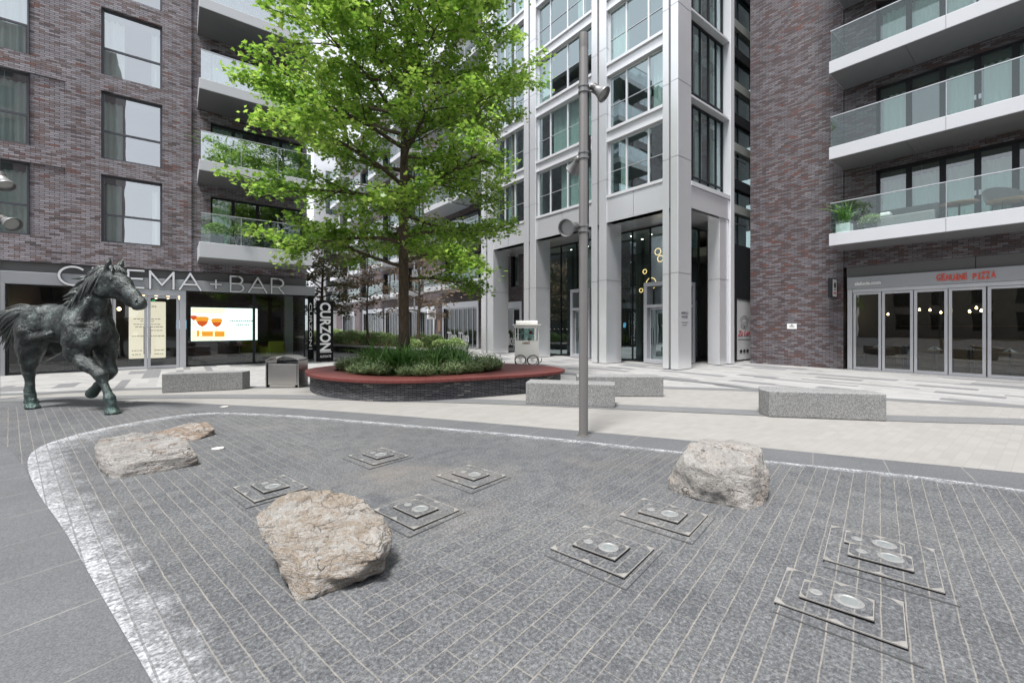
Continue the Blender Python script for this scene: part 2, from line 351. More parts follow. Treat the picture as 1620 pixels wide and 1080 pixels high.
# lime crust
m,nt,b=newmat('lime_crust'); p=wpos(nt)
at=nd(nt,'ShaderNodeAttribute',attribute_name='across').outputs['Fac']
n=noise(nt,p,5,6,.7).outputs['Fac']; n2=noise(nt,p,38,4,.7).outputs['Fac']
k=mth(nt,'ADD',mth(nt,'MULTIPLY',n,.9),mth(nt,'MULTIPLY',n2,.32)); k=mth(nt,'SUBTRACT',k,mth(nt,'MULTIPLY_ADD',at,.62,.26))
al=nd(nt,'ShaderNodeMapRange',{0:k,1:.0,2:.34,3:0,4:.82}).outputs[0]; lrp=nd(nt,'ShaderNodeMapping',{'Vector':p,'Rotation':(0,0,R(-11.5))}).outputs[0]; ls=nd(nt,'ShaderNodeSeparateXYZ',{0:lrp}).outputs
lw_,lfu,lfv=cellhash(nt,ls[0],ls[1],.108,.145,4.0); lj=mth(nt,'MAXIMUM',edge(nt,lfu,.108,.005),mth(nt,'MULTIPLY',edge(nt,lfv,.145,.004),.7))
al=mth(nt,'MULTIPLY',al,mth(nt,'MULTIPLY_ADD',lj,-.55,1.0)); al=mth(nt,'MULTIPLY',al,mth(nt,'MULTIPLY_ADD',lw_,.3,.78))
lk(nt,al,b.inputs['Alpha'])
lk(nt,ramp(nt,n2,[(.36,(.17,.172,.18)),(.52,(.38,.385,.4)),(.66,(.60,.605,.62))]),b.inputs['Base Color']); b.inputs['Roughness'].default_value=.9; bump(nt,b,n2,.6,.01); M['lime']=m
M['slate']=brickmat('slate_wall',[(0,(.05,.055,.062)),(.4,(.10,.105,.115)),(.75,(.16,.16,.165)),(.93,(.07,.075,.085)),(1,(.36,.35,.32))],mortar=(.015,.015,.017),bw=.19,bh=.036,rough=.6,red=.9,ang=(5.2,10.2))
m,nt,b=newmat('red_coping'); p=opos(nt); s=nd(nt,'ShaderNodeSeparateXYZ',{0:p}).outputs
n=noise(nt,p,3,5).outputs['Fac']; an=mth(nt,'ARCTAN2',s[1],s[0]); fr=mth(nt,'FRACT',mth(nt,'MULTIPLY',an,14.0)); 
c=mix(nt,n,(.11,.029,.026),(.16,.046,.040)); c=mix(nt,mth(nt,'MULTIPLY',mth(nt,'LESS_THAN',fr,.085),.75),c,(.07,.02,.02)); lk(nt,c,b.inputs['Base Color']); b.inputs['Roughness'].default_value=.5; b.inputs['Specular IOR Level'].default_value=.3; M['coping']=m
M['soil']=plain('soil_mulch',(.14,.065,.04),.95,0,.5,25,.5)
M['binst']=panel('bin_steel',(.5,.485,.47),.2,.92)
M['steel']=panel('brushed_steel',(.62,.6,.57),.28,.9)
M['pole']=plain('grey_pole_paint',(.22,.21,.205),.42,.35,.06,3)
M['lamp']=plain('silver_lamp_body',(.22,.22,.22),.42,.45,.06,6)
m,nt,b=newmat('bronze_patina'); p=opos(nt)
n=noise(nt,p,3.2,7,.65,.3).outputs['Fac']; n2=noise(nt,p,16,5,.7).outputs['Fac']
pt=nd(nt,'ShaderNodeNewGeometry').outputs['Pointiness']; ptr=nd(nt,'ShaderNodeMapRange',{0:pt,1:.49,2:.58,3:0,4:1}).outputs[0]
zz=nd(nt,'ShaderNodeSeparateXYZ',{0:p}).outputs[2]; low=nd(nt,'ShaderNodeMapRange',{0:zz,1:.1,2:.75,3:.8,4:0}).outputs[0]
c=ramp(nt,n,[(.34,(.006,.007,.007)),(.5,(.016,.020,.020)),(.60,(.06,.076,.072)),(.72,(.17,.20,.19))]); c=mix(nt,mth(nt,'MULTIPLY',low,n2),c,(.035,.12,.10))
c=mix(nt,mth(nt,'MULTIPLY',ptr,.5),c,(.16,.175,.168)); lk(nt,c,b.inputs['Base Color']); b.inputs['Metallic'].default_value=.45; b.inputs['Specular IOR Level'].default_value=.7
lk(nt,mth(nt,'MULTIPLY_ADD',n2,.3,.16),b.inputs['Roughness']); bump(nt,b,mth(nt,'ADD',n2,mth(nt,'MULTIPLY',n,1.2)),.75,.035); M['bronze']=m
def rockmat(name,cols,stripe,rot=(0,0,0),sc_=(1,1,7)):
    m,nt,b=newmat(name); p=opos(nt)
    mp=nd(nt,'ShaderNodeMapping',{'Vector':p,'Scale':sc_,'Rotation':rot}).outputs[0]
    n=noise(nt,mp,3.2,7,.7,.6).outputs['Fac']; f=noise(nt,p,26,6,.75).outputs['Fac']; bg=noise(nt,p,2.6,5,.6).outputs['Fac']
    k=mth(nt,'MULTIPLY_ADD',n,stripe,mth(nt,'MULTIPLY',bg,1-stripe)); k=mth(nt,'ADD',mth(nt,'MULTIPLY',k,.78),mth(nt,'MULTIPLY',f,.22)); k=mth(nt,'MULTIPLY_ADD',k,1.7,-.35)
    c=ramp(nt,k,[(.12+.76*i/(len(cols)-1),cc) for i,cc in enumerate(cols)])
    wp=nd(nt,'ShaderNodeVectorMath',{0:mp,1:nd(nt,'ShaderNodeVectorMath',{0:noise(nt,p,3,4,.6).outputs['Color'],'Scale':.9},operation='SCALE').outputs[0]},operation='ADD').outputs[0]
    ck=nd(nt,'ShaderNodeTexVoronoi',{'Vector':wp,'Scale':2.6},feature='DISTANCE_TO_EDGE').outputs['Distance']; cr=nd(nt,'ShaderNodeMapRange',{0:ck,1:.0,2:.035,3:1,4:0}).outputs[0]; cr=mth(nt,'MULTIPLY',cr,nd(nt,'ShaderNodeMapRange',{0:bg,1:.42,2:.6,3:0,4:.85}).outputs[0])
    vn=nd(nt,'ShaderNodeMapRange',{0:mth(nt,'ABSOLUTE',mth(nt,'SUBTRACT',noise(nt,wp,1.6,5,.6).outputs['Fac'],.5)),1:.0,2:.035,3:.65,4:0}).outputs[0]; c=mix(nt,vn,c,(.6,.59,.57))
    sp=nd(nt,'ShaderNodeMapRange',{0:noise(nt,p,60,3,.8).outputs['Fac'],1:.56,2:.68,3:0,4:.65}).outputs[0]; c=mix(nt,sp,c,(.62,.61,.59))
    dk=nd(nt,'ShaderNodeMapRange',{0:noise(nt,p,24,5,.8).outputs['Fac'],1:.44,2:.33,3:0,4:.8}).outputs[0]; c=mix(nt,dk,c,(.06,.052,.045)); c=mix(nt,cr,c,(.045,.038,.03))
    lk(nt,c,b.inputs['Base Color']); b.inputs['Roughness'].default_value=.85
    h=mth(nt,'ADD',mth(nt,'MULTIPLY',n,1.5),mth(nt,'MULTIPLY',f,1.6)); h=mth(nt,'MULTIPLY_ADD',cr,-.8,h)
    bump(nt,b,h,1.0,.045); return m
M['rockA']=rockmat('gneiss_tan',[(.12,.10,.085),(.30,.275,.245),(.47,.44,.40),(.38,.30,.225),(.58,.55,.51),(.25,.23,.21),(.52,.47,.42)],.5)
M['rockB']=rockmat('boulder_granite',[(.16,.15,.14),(.32,.305,.285),(.46,.43,.40),(.49,.40,.335),(.62,.54,.48)],.35,(0,.5,.3),(1,1,3))
M['rockC']=rockmat('gneiss_slab',[(.09,.075,.06),(.25,.23,.21),(.39,.37,.35),(.27,.19,.14),(.48,.455,.435)],.75,(.1,.05,0),(1,1,12))
M['rockD']=rockmat('rusty_gneiss',[(.07,.06,.05),(.20,.175,.155),(.33,.30,.27),(.27,.18,.115),(.42,.39,.36),(.21,.145,.10),(.37,.34,.31)],.8,(.1,.0,.4),(1,1,10))
def leafmat(name,c1,c2,c3,trans=.45):
    m=bpy.data.materials.new(name); m.use_nodes=True; nt=m.node_tree; nt.nodes.clear(); out=nd(nt,'ShaderNodeOutputMaterial')
    p=wpos(nt); ri=nd(nt,'ShaderNodeNewGeometry').outputs['Random Per Island']; n=noise(nt,p,.9,3).outputs['Fac']
    k=mth(nt,'ADD',mth(nt,'MULTIPLY',ri,.6),mth(nt,'MULTIPLY_ADD',n,.9,-.25)); c=ramp(nt,k,[(.05,c1),(.45,c2),(.9,c3)])
    pb=nd(nt,'ShaderNodeBsdfPrincipled',{'Base Color':c,'Roughness':.42}); tb=nd(nt,'ShaderNodeBsdfTranslucent',{0:mix(nt,.5,c,(.75,.9,.2),'MULTIPLY') if False else c})
    mx=nd(nt,'ShaderNodeMixShader',{0:trans,1:pb.outputs[0],2:tb.outputs[0]}); lk(nt,mx.outputs[0],out.inputs[0]); return m
M['leaf']=leafmat('spring_leaf',(.07,.18,.022),(.235,.41,.05),(.50,.65,.14),.52)
M['leafdull']=leafmat('dull_leaf',(.12,.15,.07),(.23,.24,.13),(.32,.26,.16),.4)
M['leafbrown']=leafmat('brown_leaf',(.2,.14,.09),(.3,.2,.13),(.24,.22,.12),.4)
M['strap']=leafmat('strap_leaf',(.05,.15,.035),(.11,.25,.06),(.24,.4,.11),.3)
M['lav']=leafmat('grey_green_leaf',(.15,.22,.10),(.26,.35,.17),(.4,.47,.25),.3)
M['hedge']=leafmat('hedge_leaf',(.14,.22,.07),(.27,.38,.14),(.42,.52,.22),.35)
m,nt,b=newmat('bark'); p=opos(nt); mp=nd(nt,'ShaderNodeMapping',{'Vector':p,'Scale':(9,9,1.6)}).outputs[0]
n=noise(nt,mp,3,7,.7,.5).outputs['Fac']; c=ramp(nt,n,[(.3,(.045,.032,.022)),(.5,(.095,.07,.048)),(.72,(.17,.13,.09))]); lk(nt,c,b.inputs['Base Color']); b.inputs['Roughness'].default_value=.9; bump(nt,b,n,.9,.03); M['bark']=m
M['black']=plain('sign_black',(.008,.008,.009),.6,0,.1,3,spec=.15)
M['swhite']=plain('sign_white',(.82,.82,.82),.45,0,.03,3)
M['cream']=plain('cart_cream',(.9,.87,.81),.4,0,.04,3)
M['red']=plain('sign_red',(.85,.07,.02),.4,0,.05,3)
M['redp']=plain('script_red',(.6,.03,.06),.45,0,.05,3)
M['ink']=plain('ink_grey',(.06,.06,.07),.5,0,.05,3)
M['tyre']=plain('rubber_black',(.015,.015,.016),.6,0,.1,3)
M['wood']=plain('warm_wood',(.25,.15,.08),.5,0,.3,6)
M['lime_seat']=plain('lime_fabric',(.32,.34,.03),.8,0,.1,6)
M['sofa']=plain('dark_red_leather',(.09,.03,.025),.45,0,.2,3)
M['greycloth']=plain('grey_fabric',(.2,.2,.2),.85,0,.15,8)
M['napkin']=plain('white_napkin',(.75,.75,.74),.8,0,.05,6)
M['terracotta']=plain('terracotta',(.5,.25,.13),.7,0,.15,6)
M['gold']=emit('lit_gold_ring',(1,.62,.25),1.6)
M['bulb']=emit('warm_bulb',(1,.68,.33),9)
M['down']=emit('downlight',(1,.93,.8),7)
M['exit']=emit('exit_green',(.05,.7,.25),1.2)
M['bluescr']=emit('blue_screen',(.2,.55,.85),.9)
M['screen']=emit('screen_white',(.9,1,.97),.95)
M['menu']=emit('menu_cream',(.95,.78,.62),.55)
M['scr_or']=emit('screen_orange',(1,.36,.03),.6)
M['scr_rd']=emit('screen_red',(.85,.12,.02),.5)
M['scr_ye']=emit('screen_yellow',(1,.62,.16),.6)
M['scr_pale']=emit('screen_pale',(1,.86,.55),.9)
M['scr_gr']=emit('screen_grey',(.3,.42,.42),.4)
M['lens']=plain('lamp_lens',(.35,.35,.34),.1,.1,.1,5)
M['concrete']=plain('pale_concrete',(.5,.49,.47),.8,0,.12,2,.1)
M['tan']=plain('tan_render',(.55,.45,.35),.8,0,.08,1)
# ------------------------------------------------------------------ camera, light
cam=bpy.data.cameras.new('camera'); co=bpy.data.objects.new('camera',cam); COL.objects.link(co)
co.location=(0,0,1.6); co.rotation_euler=(R(90),0,R(-38)); cam.sensor_width=36; cam.lens=15.11; cam.shift_y=-25/1620; cam.clip_start=.05; cam.clip_end=2000
sc.camera=co
SUN=Vector((-.34,-.14,.95)).normalized()
sl=bpy.data.lights.new('sun','SUN'); so=bpy.data.objects.new('sun',sl); COL.objects.link(so); sl.energy=3.3; sl.angle=R(12); sl.color=(1,.985,.965)
so.rotation_euler=SUN.to_track_quat('Z','Y').to_euler(); so.location=(0,0,40)
wd=bpy.data.worlds.new('World'); sc.world=wd; wd.use_nodes=True; nt=wd.node_tree; bg=nt.nodes['Background']
sk=nd(nt,'ShaderNodeTexSky',sky_type='NISHITA',sun_disc=False,sun_elevation=math.asin(SUN.z),sun_rotation=math.atan2(SUN.x,SUN.y),air_density=1.0,dust_density=3.0,ozone_density=1.0)
bw=nd(nt,'ShaderNodeRGBToBW',{0:sk.outputs[0]}).outputs[0]
# cloud cover: even, nearly colourless
cl=noise(nt,nd(nt,'ShaderNodeTexCoord').outputs['Generated'],2.2,4,.5).outputs['Fac']
lum=mth(nt,'MULTIPLY_ADD',bw,.35,4.6); lum=mth(nt,'MULTIPLY',lum,mth(nt,'MULTIPLY_ADD',cl,.35,.82))
cc=nd(nt,'ShaderNodeVectorMath',{0:(.955,.985,1.04),'Scale':lum},operation='SCALE').outputs[0]
lk(nt,mix(nt,.88,sk.outputs[0],cc),bg.inputs['Color']); bg.inputs['Strength'].default_value=.115
sc.view_settings.view_transform='Standard'; sc.view_settings.look='None'; sc.view_settings.exposure=.98; sc.view_settings.gamma=1
cy=sc.cycles; cy.use_denoising=True; cy.max_bounces=8; cy.transparent_max_bounces=16; cy.diffuse_bounces=3; cy.glossy_bounces=4; cy.caustics_reflective=False; cy.caustics_refractive=False; cy.sample_clamp_indirect=6
# ------------------------------------------------------------------ ground
def sheet(name,poly,z,mat,kind='structure'):
    mb=MB(); mb.add([(p[0],p[1],z) for p in poly],[tuple(range(len(poly)))]); o=mb.build(name,mat,fix=False)
    for pl in o.data.polygons:
        if pl.normal.z<0: o.data.flip_normals(); break
    return tag(o,kind=kind)
sheet('ground',[(-250,-250),(250,-250),(250,250),(-250,250)],0,M['plaza'])
b3=smooth_line([(-30,24),(-14,21),(-6,17.3),(-3.14,15.0),(-1.5,14.6),(-.31,14.2),(1.52,12.85),(4.5,11.2),(7.5,9.0),(9.9,6.3),(11.36,4.6),(12.05,2.35),(13.2,.47),(14.6,-2.2),(18,-9),(30,-32)])
b2=smooth_line([(-30,19),(-8,15.6),(-3,14.0),(-1.03,12.94),(.72,11.75),(2.4,10.3),(4.8,7.82),(5.7,6.8),(6.8,5.4),(8.28,3.55),(9.63,1.86),(11.1,.39),(13,-1.8),(17,-7),(30,-26)])
b1o=smooth_line([(-30,18),(-8,15.1),(-3,13.6),(-1.3,12.7),(-.6,11.9),(.13,11.13),(1.15,9.89),(2.0,8.8),(3.35,6.81),(4.5,4.96),(5.56,3.23),(6.08,2.27),(6.62,1.25),(7.2,.25),(8.2,-1.7),(10,-6),(12,-14),(14,-30)])
b1i=smooth_line([(-4.6,14.2),(-2.7,12.73),(-.78,11.23),(.2,10.07),(.70,9.42),(1.52,8.5),(2.06,7.72),(3.06,6.21),(4.13,4.55),(4.92,3.07),(5.5,2.05),(5.95,1.3),(6.22,.79),(6.48,.1),(6.9,-1.4),(7.1,-3.2)])
def offs(L,w):
    out=[]
    for i,p in enumerate(L):
        t=(L[min(i+1,len(L)-1)]-L[max(0,i-1)]).normalized(); out.append(Vector((p.x-t.y*w,p.y+t.x*w,0)))
    return out
sheet('pale_pavement',list(b3)+[(30,-60),(-60,-60),(-60,24)],.004,M['pale'])
def strip(name,A,B,z,mat):
    mb=MB()
    for i in range(len(A)-1): mb.quad((A[i].x,A[i].y,z),(A[i+1].x,A[i+1].y,z),(B[i+1].x,B[i+1].y,z),(B[i].x,B[i].y,z))
    o=mb.build(name,mat,fix=False)
    if o.data.polygons[0].normal.z<0: o.data.flip_normals()
    return tag(o,kind='structure')
strip('outer_granite_band',offs(b3,.2),offs(b3,-.2),.008,M['kerb'])
strip('middle_granite_band',offs(b2,.26),offs(b2,-.26),.012,M['kerb'])
# two more arcs of dark stone crossing the planks further out
arc=smooth_line([(9.2,11.9),(10.2,10.2),(11.2,8.6),(11.7,7.0),(11.7,5.4),(11.36,4.6)]); strip('crossing_granite_band',offs(arc,.17),offs(arc,-.17),.012,M['kerb'])
sheet('fountain_surround',list(b1o)+[(14,-60),(-60,-60),(-60,18)],.016,M['slab'])
fl=smooth_line([(7.1,-3.2),(6.2,-5.6),(4.2,-6.6),(2.2,-5.4),(1.1,-2.5),(.45,.4),(-.09,2.51),(-.39,3.63),(-.69,4.79),(-1.05,6.0),(-1.40,7.4),(-1.80,8.7),(-2.4,10.3),(-3.2,12.0),(-4.6,14.2)])
sheet('fountain_floor',list(b1i)+list(fl[1:-1]),.020,M['setts'])
# lime crust along the rim: outer line, inner line
outl=smooth_line([(.55,.1),(.2,1.4),(-.09,2.51),(-.39,3.63),(-.69,4.79),(-1.05,6.0),(-1.38,7.4),(-1.44,8.2),(-1.15,8.85),(-.6,9.33),(.0,9.62),(.45,9.55),(.78,9.28),(1.52,8.47),(2.06,7.69),(3.06,6.18),(4.13,4.52),(4.92,3.04),(5.5,2.02),(5.95,1.27),(6.22,.76),(6.48,.07),(6.9,-1.4)])
inl=smooth_line([(.95,.1),(.6,1.4),(.28,2.4),(.12,3.1),(-.15,4.3),(-.4,5.3),(-.75,6.6),(-.85,7.7),(-.72,8.4),(-.3,8.85),(.05,9.15),(.4,9.2),(.62,9.05),(1.3,8.3),(1.85,7.5),(2.85,6.02),(3.93,4.38),(4.74,2.92),(5.33,1.92),(5.78,1.17),(6.05,.68),(6.3,.02),(6.7,-1.45)])
A=resample(outl,160); B=resample(inl,160)
# pair by nearest
B2=[min(B,key=lambda q:(q-a).length) for a in A]
mb=MB(); cols=8; vs=[]; at=[]
for a,b_ in zip(A,B2):
    for k in range(cols+1):
        t=k/cols; q=a.lerp(b_,t*1.25); vs.append((q.x,q.y,.024)); at.append(t)
mb.add(vs,[(i*(cols+1)+k,(i+1)*(cols+1)+k,(i+1)*(cols+1)+k+1,i*(cols+1)+k+1) for i in range(159) for k in range(cols)])
o=mb.build('lime_crust',M['lime'],fix=False); o.data.attributes.new('across','FLOAT','POINT').data.foreach_set('value',at); tag(o,'white mineral crust along the rim of the fountain paving','lime crust',kind='stuff')
# ------------------------------------------------------------------ cinema building (faces -y, y=20.8)
Y0=20.8; F=FY(Y0)
cb=thing('cinema_building','lilac brick apartment block with a glass cinema foyer at street level','building',(-5,Y0,0))
ops=[]; wins=[]
for k in range(6):
    z0=4.55+2.95*k
    for (a0,a1) in ((-9.3,-7.6),(-5.48,-3.79),(-2.08,-.41)): ops.append((a0,a1,z0,z0+2.38)); wins.append((a0,a1,z0,z0+2.38))
TOP=20.5
mb=MB(); panels=[(-3.79,-2.96,4.55+2.95*k,4.55+2.95*k+2.38) for k in range(6)]
wall(mb,F,-18,.47,3.7,TOP,ops+[p for p in panels],.16)
for p in panels: mb.quad(F(p[0],.045,p[2]),F(p[1],.045,p[2]),F(p[1],.045,p[3]),F(p[0],.045,p[3]))
bz=[4.06,7.18,10.1,13.02,15.95,18.9]; bh=[.55,.38,.38,.38,.38,.38]
bops=[(1.08,4.45,bz[k]+bh[k],bz[k]+bh[k]+2.15) for k in range(5)]
wall(mb,F,.47,4.62,3.7,TOP,bops,.2,d=.07)
mb.quad(F(.47,0,3.7),F(.47,.07,3.7),F(.47,.07,TOP),F(.47,0,TOP))
mb.quad((4.62,Y0+.07,3.7),(4.62,36,3.7),(4.62,36,TOP),(4.62,Y0+.07,TOP)); mb.quad((4.62,21.4,0),(4.62,36,0),(4.62,36,3.7),(4.62,21.4,3.7)) 
mb.quad((-18,Y0,0),(-18,36,0),(-18,36,TOP),(-18,Y0,TOP)); mb.quad((-18,36,0),(4.62,36,0),(4.62,36,TOP),(-18,36,TOP)); mb.quad((-18,Y0,TOP),(4.62,Y0,TOP),(4.62,36,TOP),(-18,36,TOP))
mb.quad(F(-18,0,3.7),F(4.62,0,3.7),F(4.62,.5,3.7),F(-18,.5,3.7)); wall(mb,F,-18,-4.5,0,3.7)
mb.build('wall',M['brick'],cb,fix=False)
rm=MB()
for k in range(7):
    z=3.72+2.95*k; rm.box(-17.8,4.5,Y0+.3,26.5,z+.02 if k==0 else z,z+.3)
rm.quad((-17.8,25.5,3.7),(4.5,25.5,3.7),(4.5,25.5,TOP-.1),(-17.8,25.5,TOP-.1)); 
for x in (-6.6,-3.0,.55): rm.box(x,x+.1,Y0+.3,25.5,3.9,TOP-.2)
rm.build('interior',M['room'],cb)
rnd=random.Random(3)
for i,(a0,a1,z0,z1) in enumerate(wins):
    full=a1<-3
    cur=[(a0+.06,a1-.06)] if full else [(a0+.05,a0+.05+rnd.uniform(.42,.62))]
    if not full and i%2==0: cur.append((a1-rnd.uniform(.2,.4),a1-.05))
    window(cb,F,a0,a1,z0,z1,.14,M['fr'],M['gsky'],trans=(z0+1.0,),w=.07,cur=cur,cm=M['curt'],seed=i)
for k in range(5):
    a0,a1,z0,z1=bops[k]
    window(cb,F,a0,a1,z0,z1,.22,M['dark'],M['gwin'],mull=(1.85,2.72,3.6),w=.07,mw=.12,cur=[(1.15,2.2),(3.3,4.4)] if k%2 else [(1.15,1.75)],cm=M['curt'],seed=40+k)
for k in range(6):
    z=bz[k]; m_=MB(); m_.box(.645,4.42,19.0,Y0+.068,z,z+bh[k]); bo=m_.build('balcony',M['white'],cb,bevel=.012)
    g=MB(); e=z+bh[k]; g.box(.70,4.38,19.06,19.08,e,e+1.04); g.box(.70,.72,19.082,Y0,e,e+1.04); g.box(4.36,4.38,19.082,Y0,e,e+1.04); g.build('balustrade',M['gbalw'] if k else M['gbal'],bo)
    r=MB(); r.box(.69,4.39,19.045,19.095,e+1.042,e+1.065); [r.box(x-.008,x+.008,19.055,19.085,e,e+1.04) for x in (1.93,3.16)]; r.build('handrail',M['silver'],bo)
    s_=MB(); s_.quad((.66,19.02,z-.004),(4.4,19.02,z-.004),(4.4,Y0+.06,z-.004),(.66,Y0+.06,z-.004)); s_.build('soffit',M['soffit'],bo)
# shop front
m_=MB(); m_.box(-18,4.6,.12,.4,3.36,3.695,F); m_.build('reveal_panel',M['dgrey'],cb)
m_=MB(); m_.box(-4.46,4.93,-.03,.32,2.95,3.355,F); m_.box(-4.46,-4.31,-.03,.3,.0,2.948,F); m_.build('fascia',M['band'],cb,bevel=.008)
shop=[(-4.30,-2.0),(.31,2.57),(2.57,4.55)]
for i,(a0,a1) in enumerate(shop):
    window(cb,F,a0+.004,a1-.004,.03,2.945,.05,M['dark'],M['gshop'],w=.045,fd=.07)
# end pane past the corner
m_=MB(); m_.box(4.86,4.91,Y0+.05,Y0+.12,.03,2.945); m_.box(4.86,4.91,23.2,23.27,.03,2.945); m_.box(4.86,4.91,Y0+.12,23.2,2.9,2.945); m_.box(4.86,4.91,Y0+.12,23.2,.03,.08); wo=m_.build('window',M['dark'],cb)
m_=MB(); m_.quad((4.885,Y0+.12,.08),(4.885,23.2,.08),(4.885,23.2,2.9),(4.885,Y0+.12,2.9)); m_.build('pane',M['gshop'],wo)
m_=MB(); m_.box(4.62,4.93,Y0+.33,23.3,2.95,3.35); m_.build('canopy',M['band'],cb)
# doors
m_=MB(); m_.box(-1.985,-1.80,.0,.12,0,2.945,F); m_.box(.10,.295,.0,.12,0,2.945,F); m_.box(-1.798,.098,.002,.12,2.72,2.943,F); m_.build('door_frame',M['silver'],cb)
for (a0,a1,hx) in ((-1.79,-.845,-.93),(-.835,.09,-.75)):
    f=MB(); frame(f,F,a0,a1,.02,2.71,.03,.09,.085); do=f.build('door',M['silver'],cb)
    g=MB(); g.quad(F(a0+.08,.06,.1),F(a1-.08,.06,.1),F(a1-.08,.06,2.63),F(a0+.08,.06,2.63)); g.build('pane',M['gshop'],do)
    h=MB(); h.tube([F(hx,-.06,.55),F(hx,-.06,1.55)],.016); [h.tube([F(hx,-.06,z),F(hx,.035,z)],.01) for z in (.65,1.45)]; h.build('handle',M['steel'],do)
# foyer
fo=MB(); fo.box(-4.4,4.84,Y0+.2,28,.005,.03); fo.build('foyer_floor',M['dfloor'],cb)
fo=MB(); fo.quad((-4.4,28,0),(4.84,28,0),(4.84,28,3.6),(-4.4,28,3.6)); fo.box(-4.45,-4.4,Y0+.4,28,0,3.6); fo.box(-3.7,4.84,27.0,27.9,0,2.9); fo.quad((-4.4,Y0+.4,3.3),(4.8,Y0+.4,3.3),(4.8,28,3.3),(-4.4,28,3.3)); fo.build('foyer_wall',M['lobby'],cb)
fo=MB(); fo.box(4.05,4.4,22.6,22.95,.03,3.29); fo.build('foyer_column',M['concrete'],cb)
# letters of the fascia
def arc(cx,cz,rx,rz,a0,a1,n=14): return [(cx+rx*math.cos(R(a0+(a1-a0)*i/n)),cz+rz*math.sin(R(a0+(a1-a0)*i/n))) for i in range(n+1)]
GL={'C':(.95,[arc(.5,.5,.5,.5,48,312,22)]),'I':(.0,[[(0,0),(0,1)]]),'N':(.8,[[(0,0),(0,1)],[(0,1),(.8,0)],[(.8,0),(.8,1)]]),'E':(.62,[[(0,0),(0,1)],[(0,1),(.62,1)],[(0,.52),(.56,.52)],[(0,0),(.62,0)]]),
'M':(1.0,[[(0,0),(0,1)],[(0,1),(.5,.22)],[(.5,.22),(1,1)],[(1,1),(1,0)]]),'A':(.96,[[(0,0),(.48,1)],[(.48,1),(.96,0)],[(.17,.32),(.79,.32)]]),'+':(.5,[[(0,.42),(.5,.42)],[(.25,.17),(.25,.67)]]),
'B':(.66,[[(0,0),(0,1)],[(0,1),(.36,1)]+arc(.36,.76,.24,.24,90,-90,8)+[(0,.52)],[(.36,.52)]+arc(.38,.26,.28,.26,90,-90,8)+[(0,0)]]),'R':(.68,[[(0,0),(0,1)],[(0,1),(.36,1)]+arc(.36,.72,.3,.28,90,-90,8)+[(0,.44)],[(.36,.44),(.68,0)]])}
def strokes(mb,ch,x,z,h,w,y0,y1):
    for si,pl in enumerate(GL[ch][1]):
        for i in range(len(pl)-1):
            p=Vector((x+pl[i][0]*h,0,z+pl[i][1]*h)); q=Vector((x+pl[i+1][0]*h,0,z+pl[i+1][1]*h)); t=(q-p).normalized(); n_=Vector((-t.z,0,t.x))*w/2; p-=t*w*.42; q+=t*w*.42; e=(si*3+(i%2))*.0012
            vs=[v+Vector((0,yy,0)) for yy in (y0-e,y1) for v in (p-n_,q-n_,q+n_,p+n_)]; mb.add(vs,[(0,1,2,3),(7,6,5,4),(0,4,5,1),(1,5,6,2),(2,6,7,3),(3,7,4,0)])
cs=thing('cinema_sign','large thin silver capital letters CINEMA + BAR along the fascia above the foyer','sign',(.3,Y0-.06,2.98))
txt='CINEMA + BAR'; adv=[{' ':.2}.get(ch,0) if ch==' ' else GL[ch][0]+.27 for ch in txt]; hh=.62; tot=sum(adv)-.27; hx=6.76/tot; xx=-3.10
for ch,a_ in zip(txt,adv):
    if ch!=' ':
        k_=hx/hh; keep=GL[ch]; GL[ch]=(keep[0],[[(px_*k_,pz_) for px_,pz_ in pl] for pl in keep[1]])
        m_=MB(); strokes(m_,ch,xx,2.98,hh,.062,Y0-.10,Y0-.07); lo_=m_.build('letter',M['aluw'],cs,fix=False)
        m_=MB(); strokes(m_,ch,xx,2.98,hh,.088,Y0-.066,Y0-.04); m_.build('letter_edge',M['dark'],lo_,fix=False); GL[ch]=keep
    xx+=a_*hx
# video screen
vs_=thing('video_screen','bright wide video wall with cocktail glasses hung inside the foyer window','screen',(1.5,21.65,1.0))
F2=FY(21.65)
m_=MB(); m_.box(.42,2.86,.03,.12,.93,2.40,F2); m_.build('bezel',M['dark'],vs_)
m_=MB(); m_.box(.47,2.80,.012,.028,.98,2.34,F2); m_.build('screen',M['screen'],vs_)
pic=MB(); pic.box(.47,1.63,.006,.010,.98,2.34,F2); po=pic.build('picture',M['screen'],vs_)
def blob(mb,a,z,pts,s,d): mb.add([F2(a+x*s,d,z+y*s) for x,y in pts],[tuple(range(len(pts)))])
heart=[(-.5,.35),(-.38,.48),(-.15,.5),(.15,.5),(.38,.48),(.5,.35),(.42,.05),(.25,-.22),(.0,-.42),(-.25,-.22),(-.42,.05)]
q=MB(); q.box(.48,1.62,.0035,.0055,.99,1.42,F2); q.box(.48,1.62,.0035,.0055,2.1,2.33,F2); q.build('backdrop_picture',M['scr_pale'],vs_)
for (a,z,s,mm) in ((.84,1.74,.46,'scr_or'),(1.33,1.70,.40,'scr_or'),(.56,1.9,.22,'scr_rd')):
    q=MB(); blob(q,a,z,heart,s,.003); q.build('glass_picture',M[mm],vs_)
    q=MB(); q.box(a-.012,a+.012,.0018,.0034,z-.72*s-.1,z-.38*s,F2); q.box(a-.09,a+.09,.0018,.0034,z-.72*s-.125,z-.72*s-.1,F2); q.build('stem_picture',M['scr_ye'],vs_)
    q=MB(); blob(q,a,z-.05*s,[(x*.8,y*.55-.12) for x,y in heart],s,.001); q.build('drink_picture',M['scr_rd'],vs_)
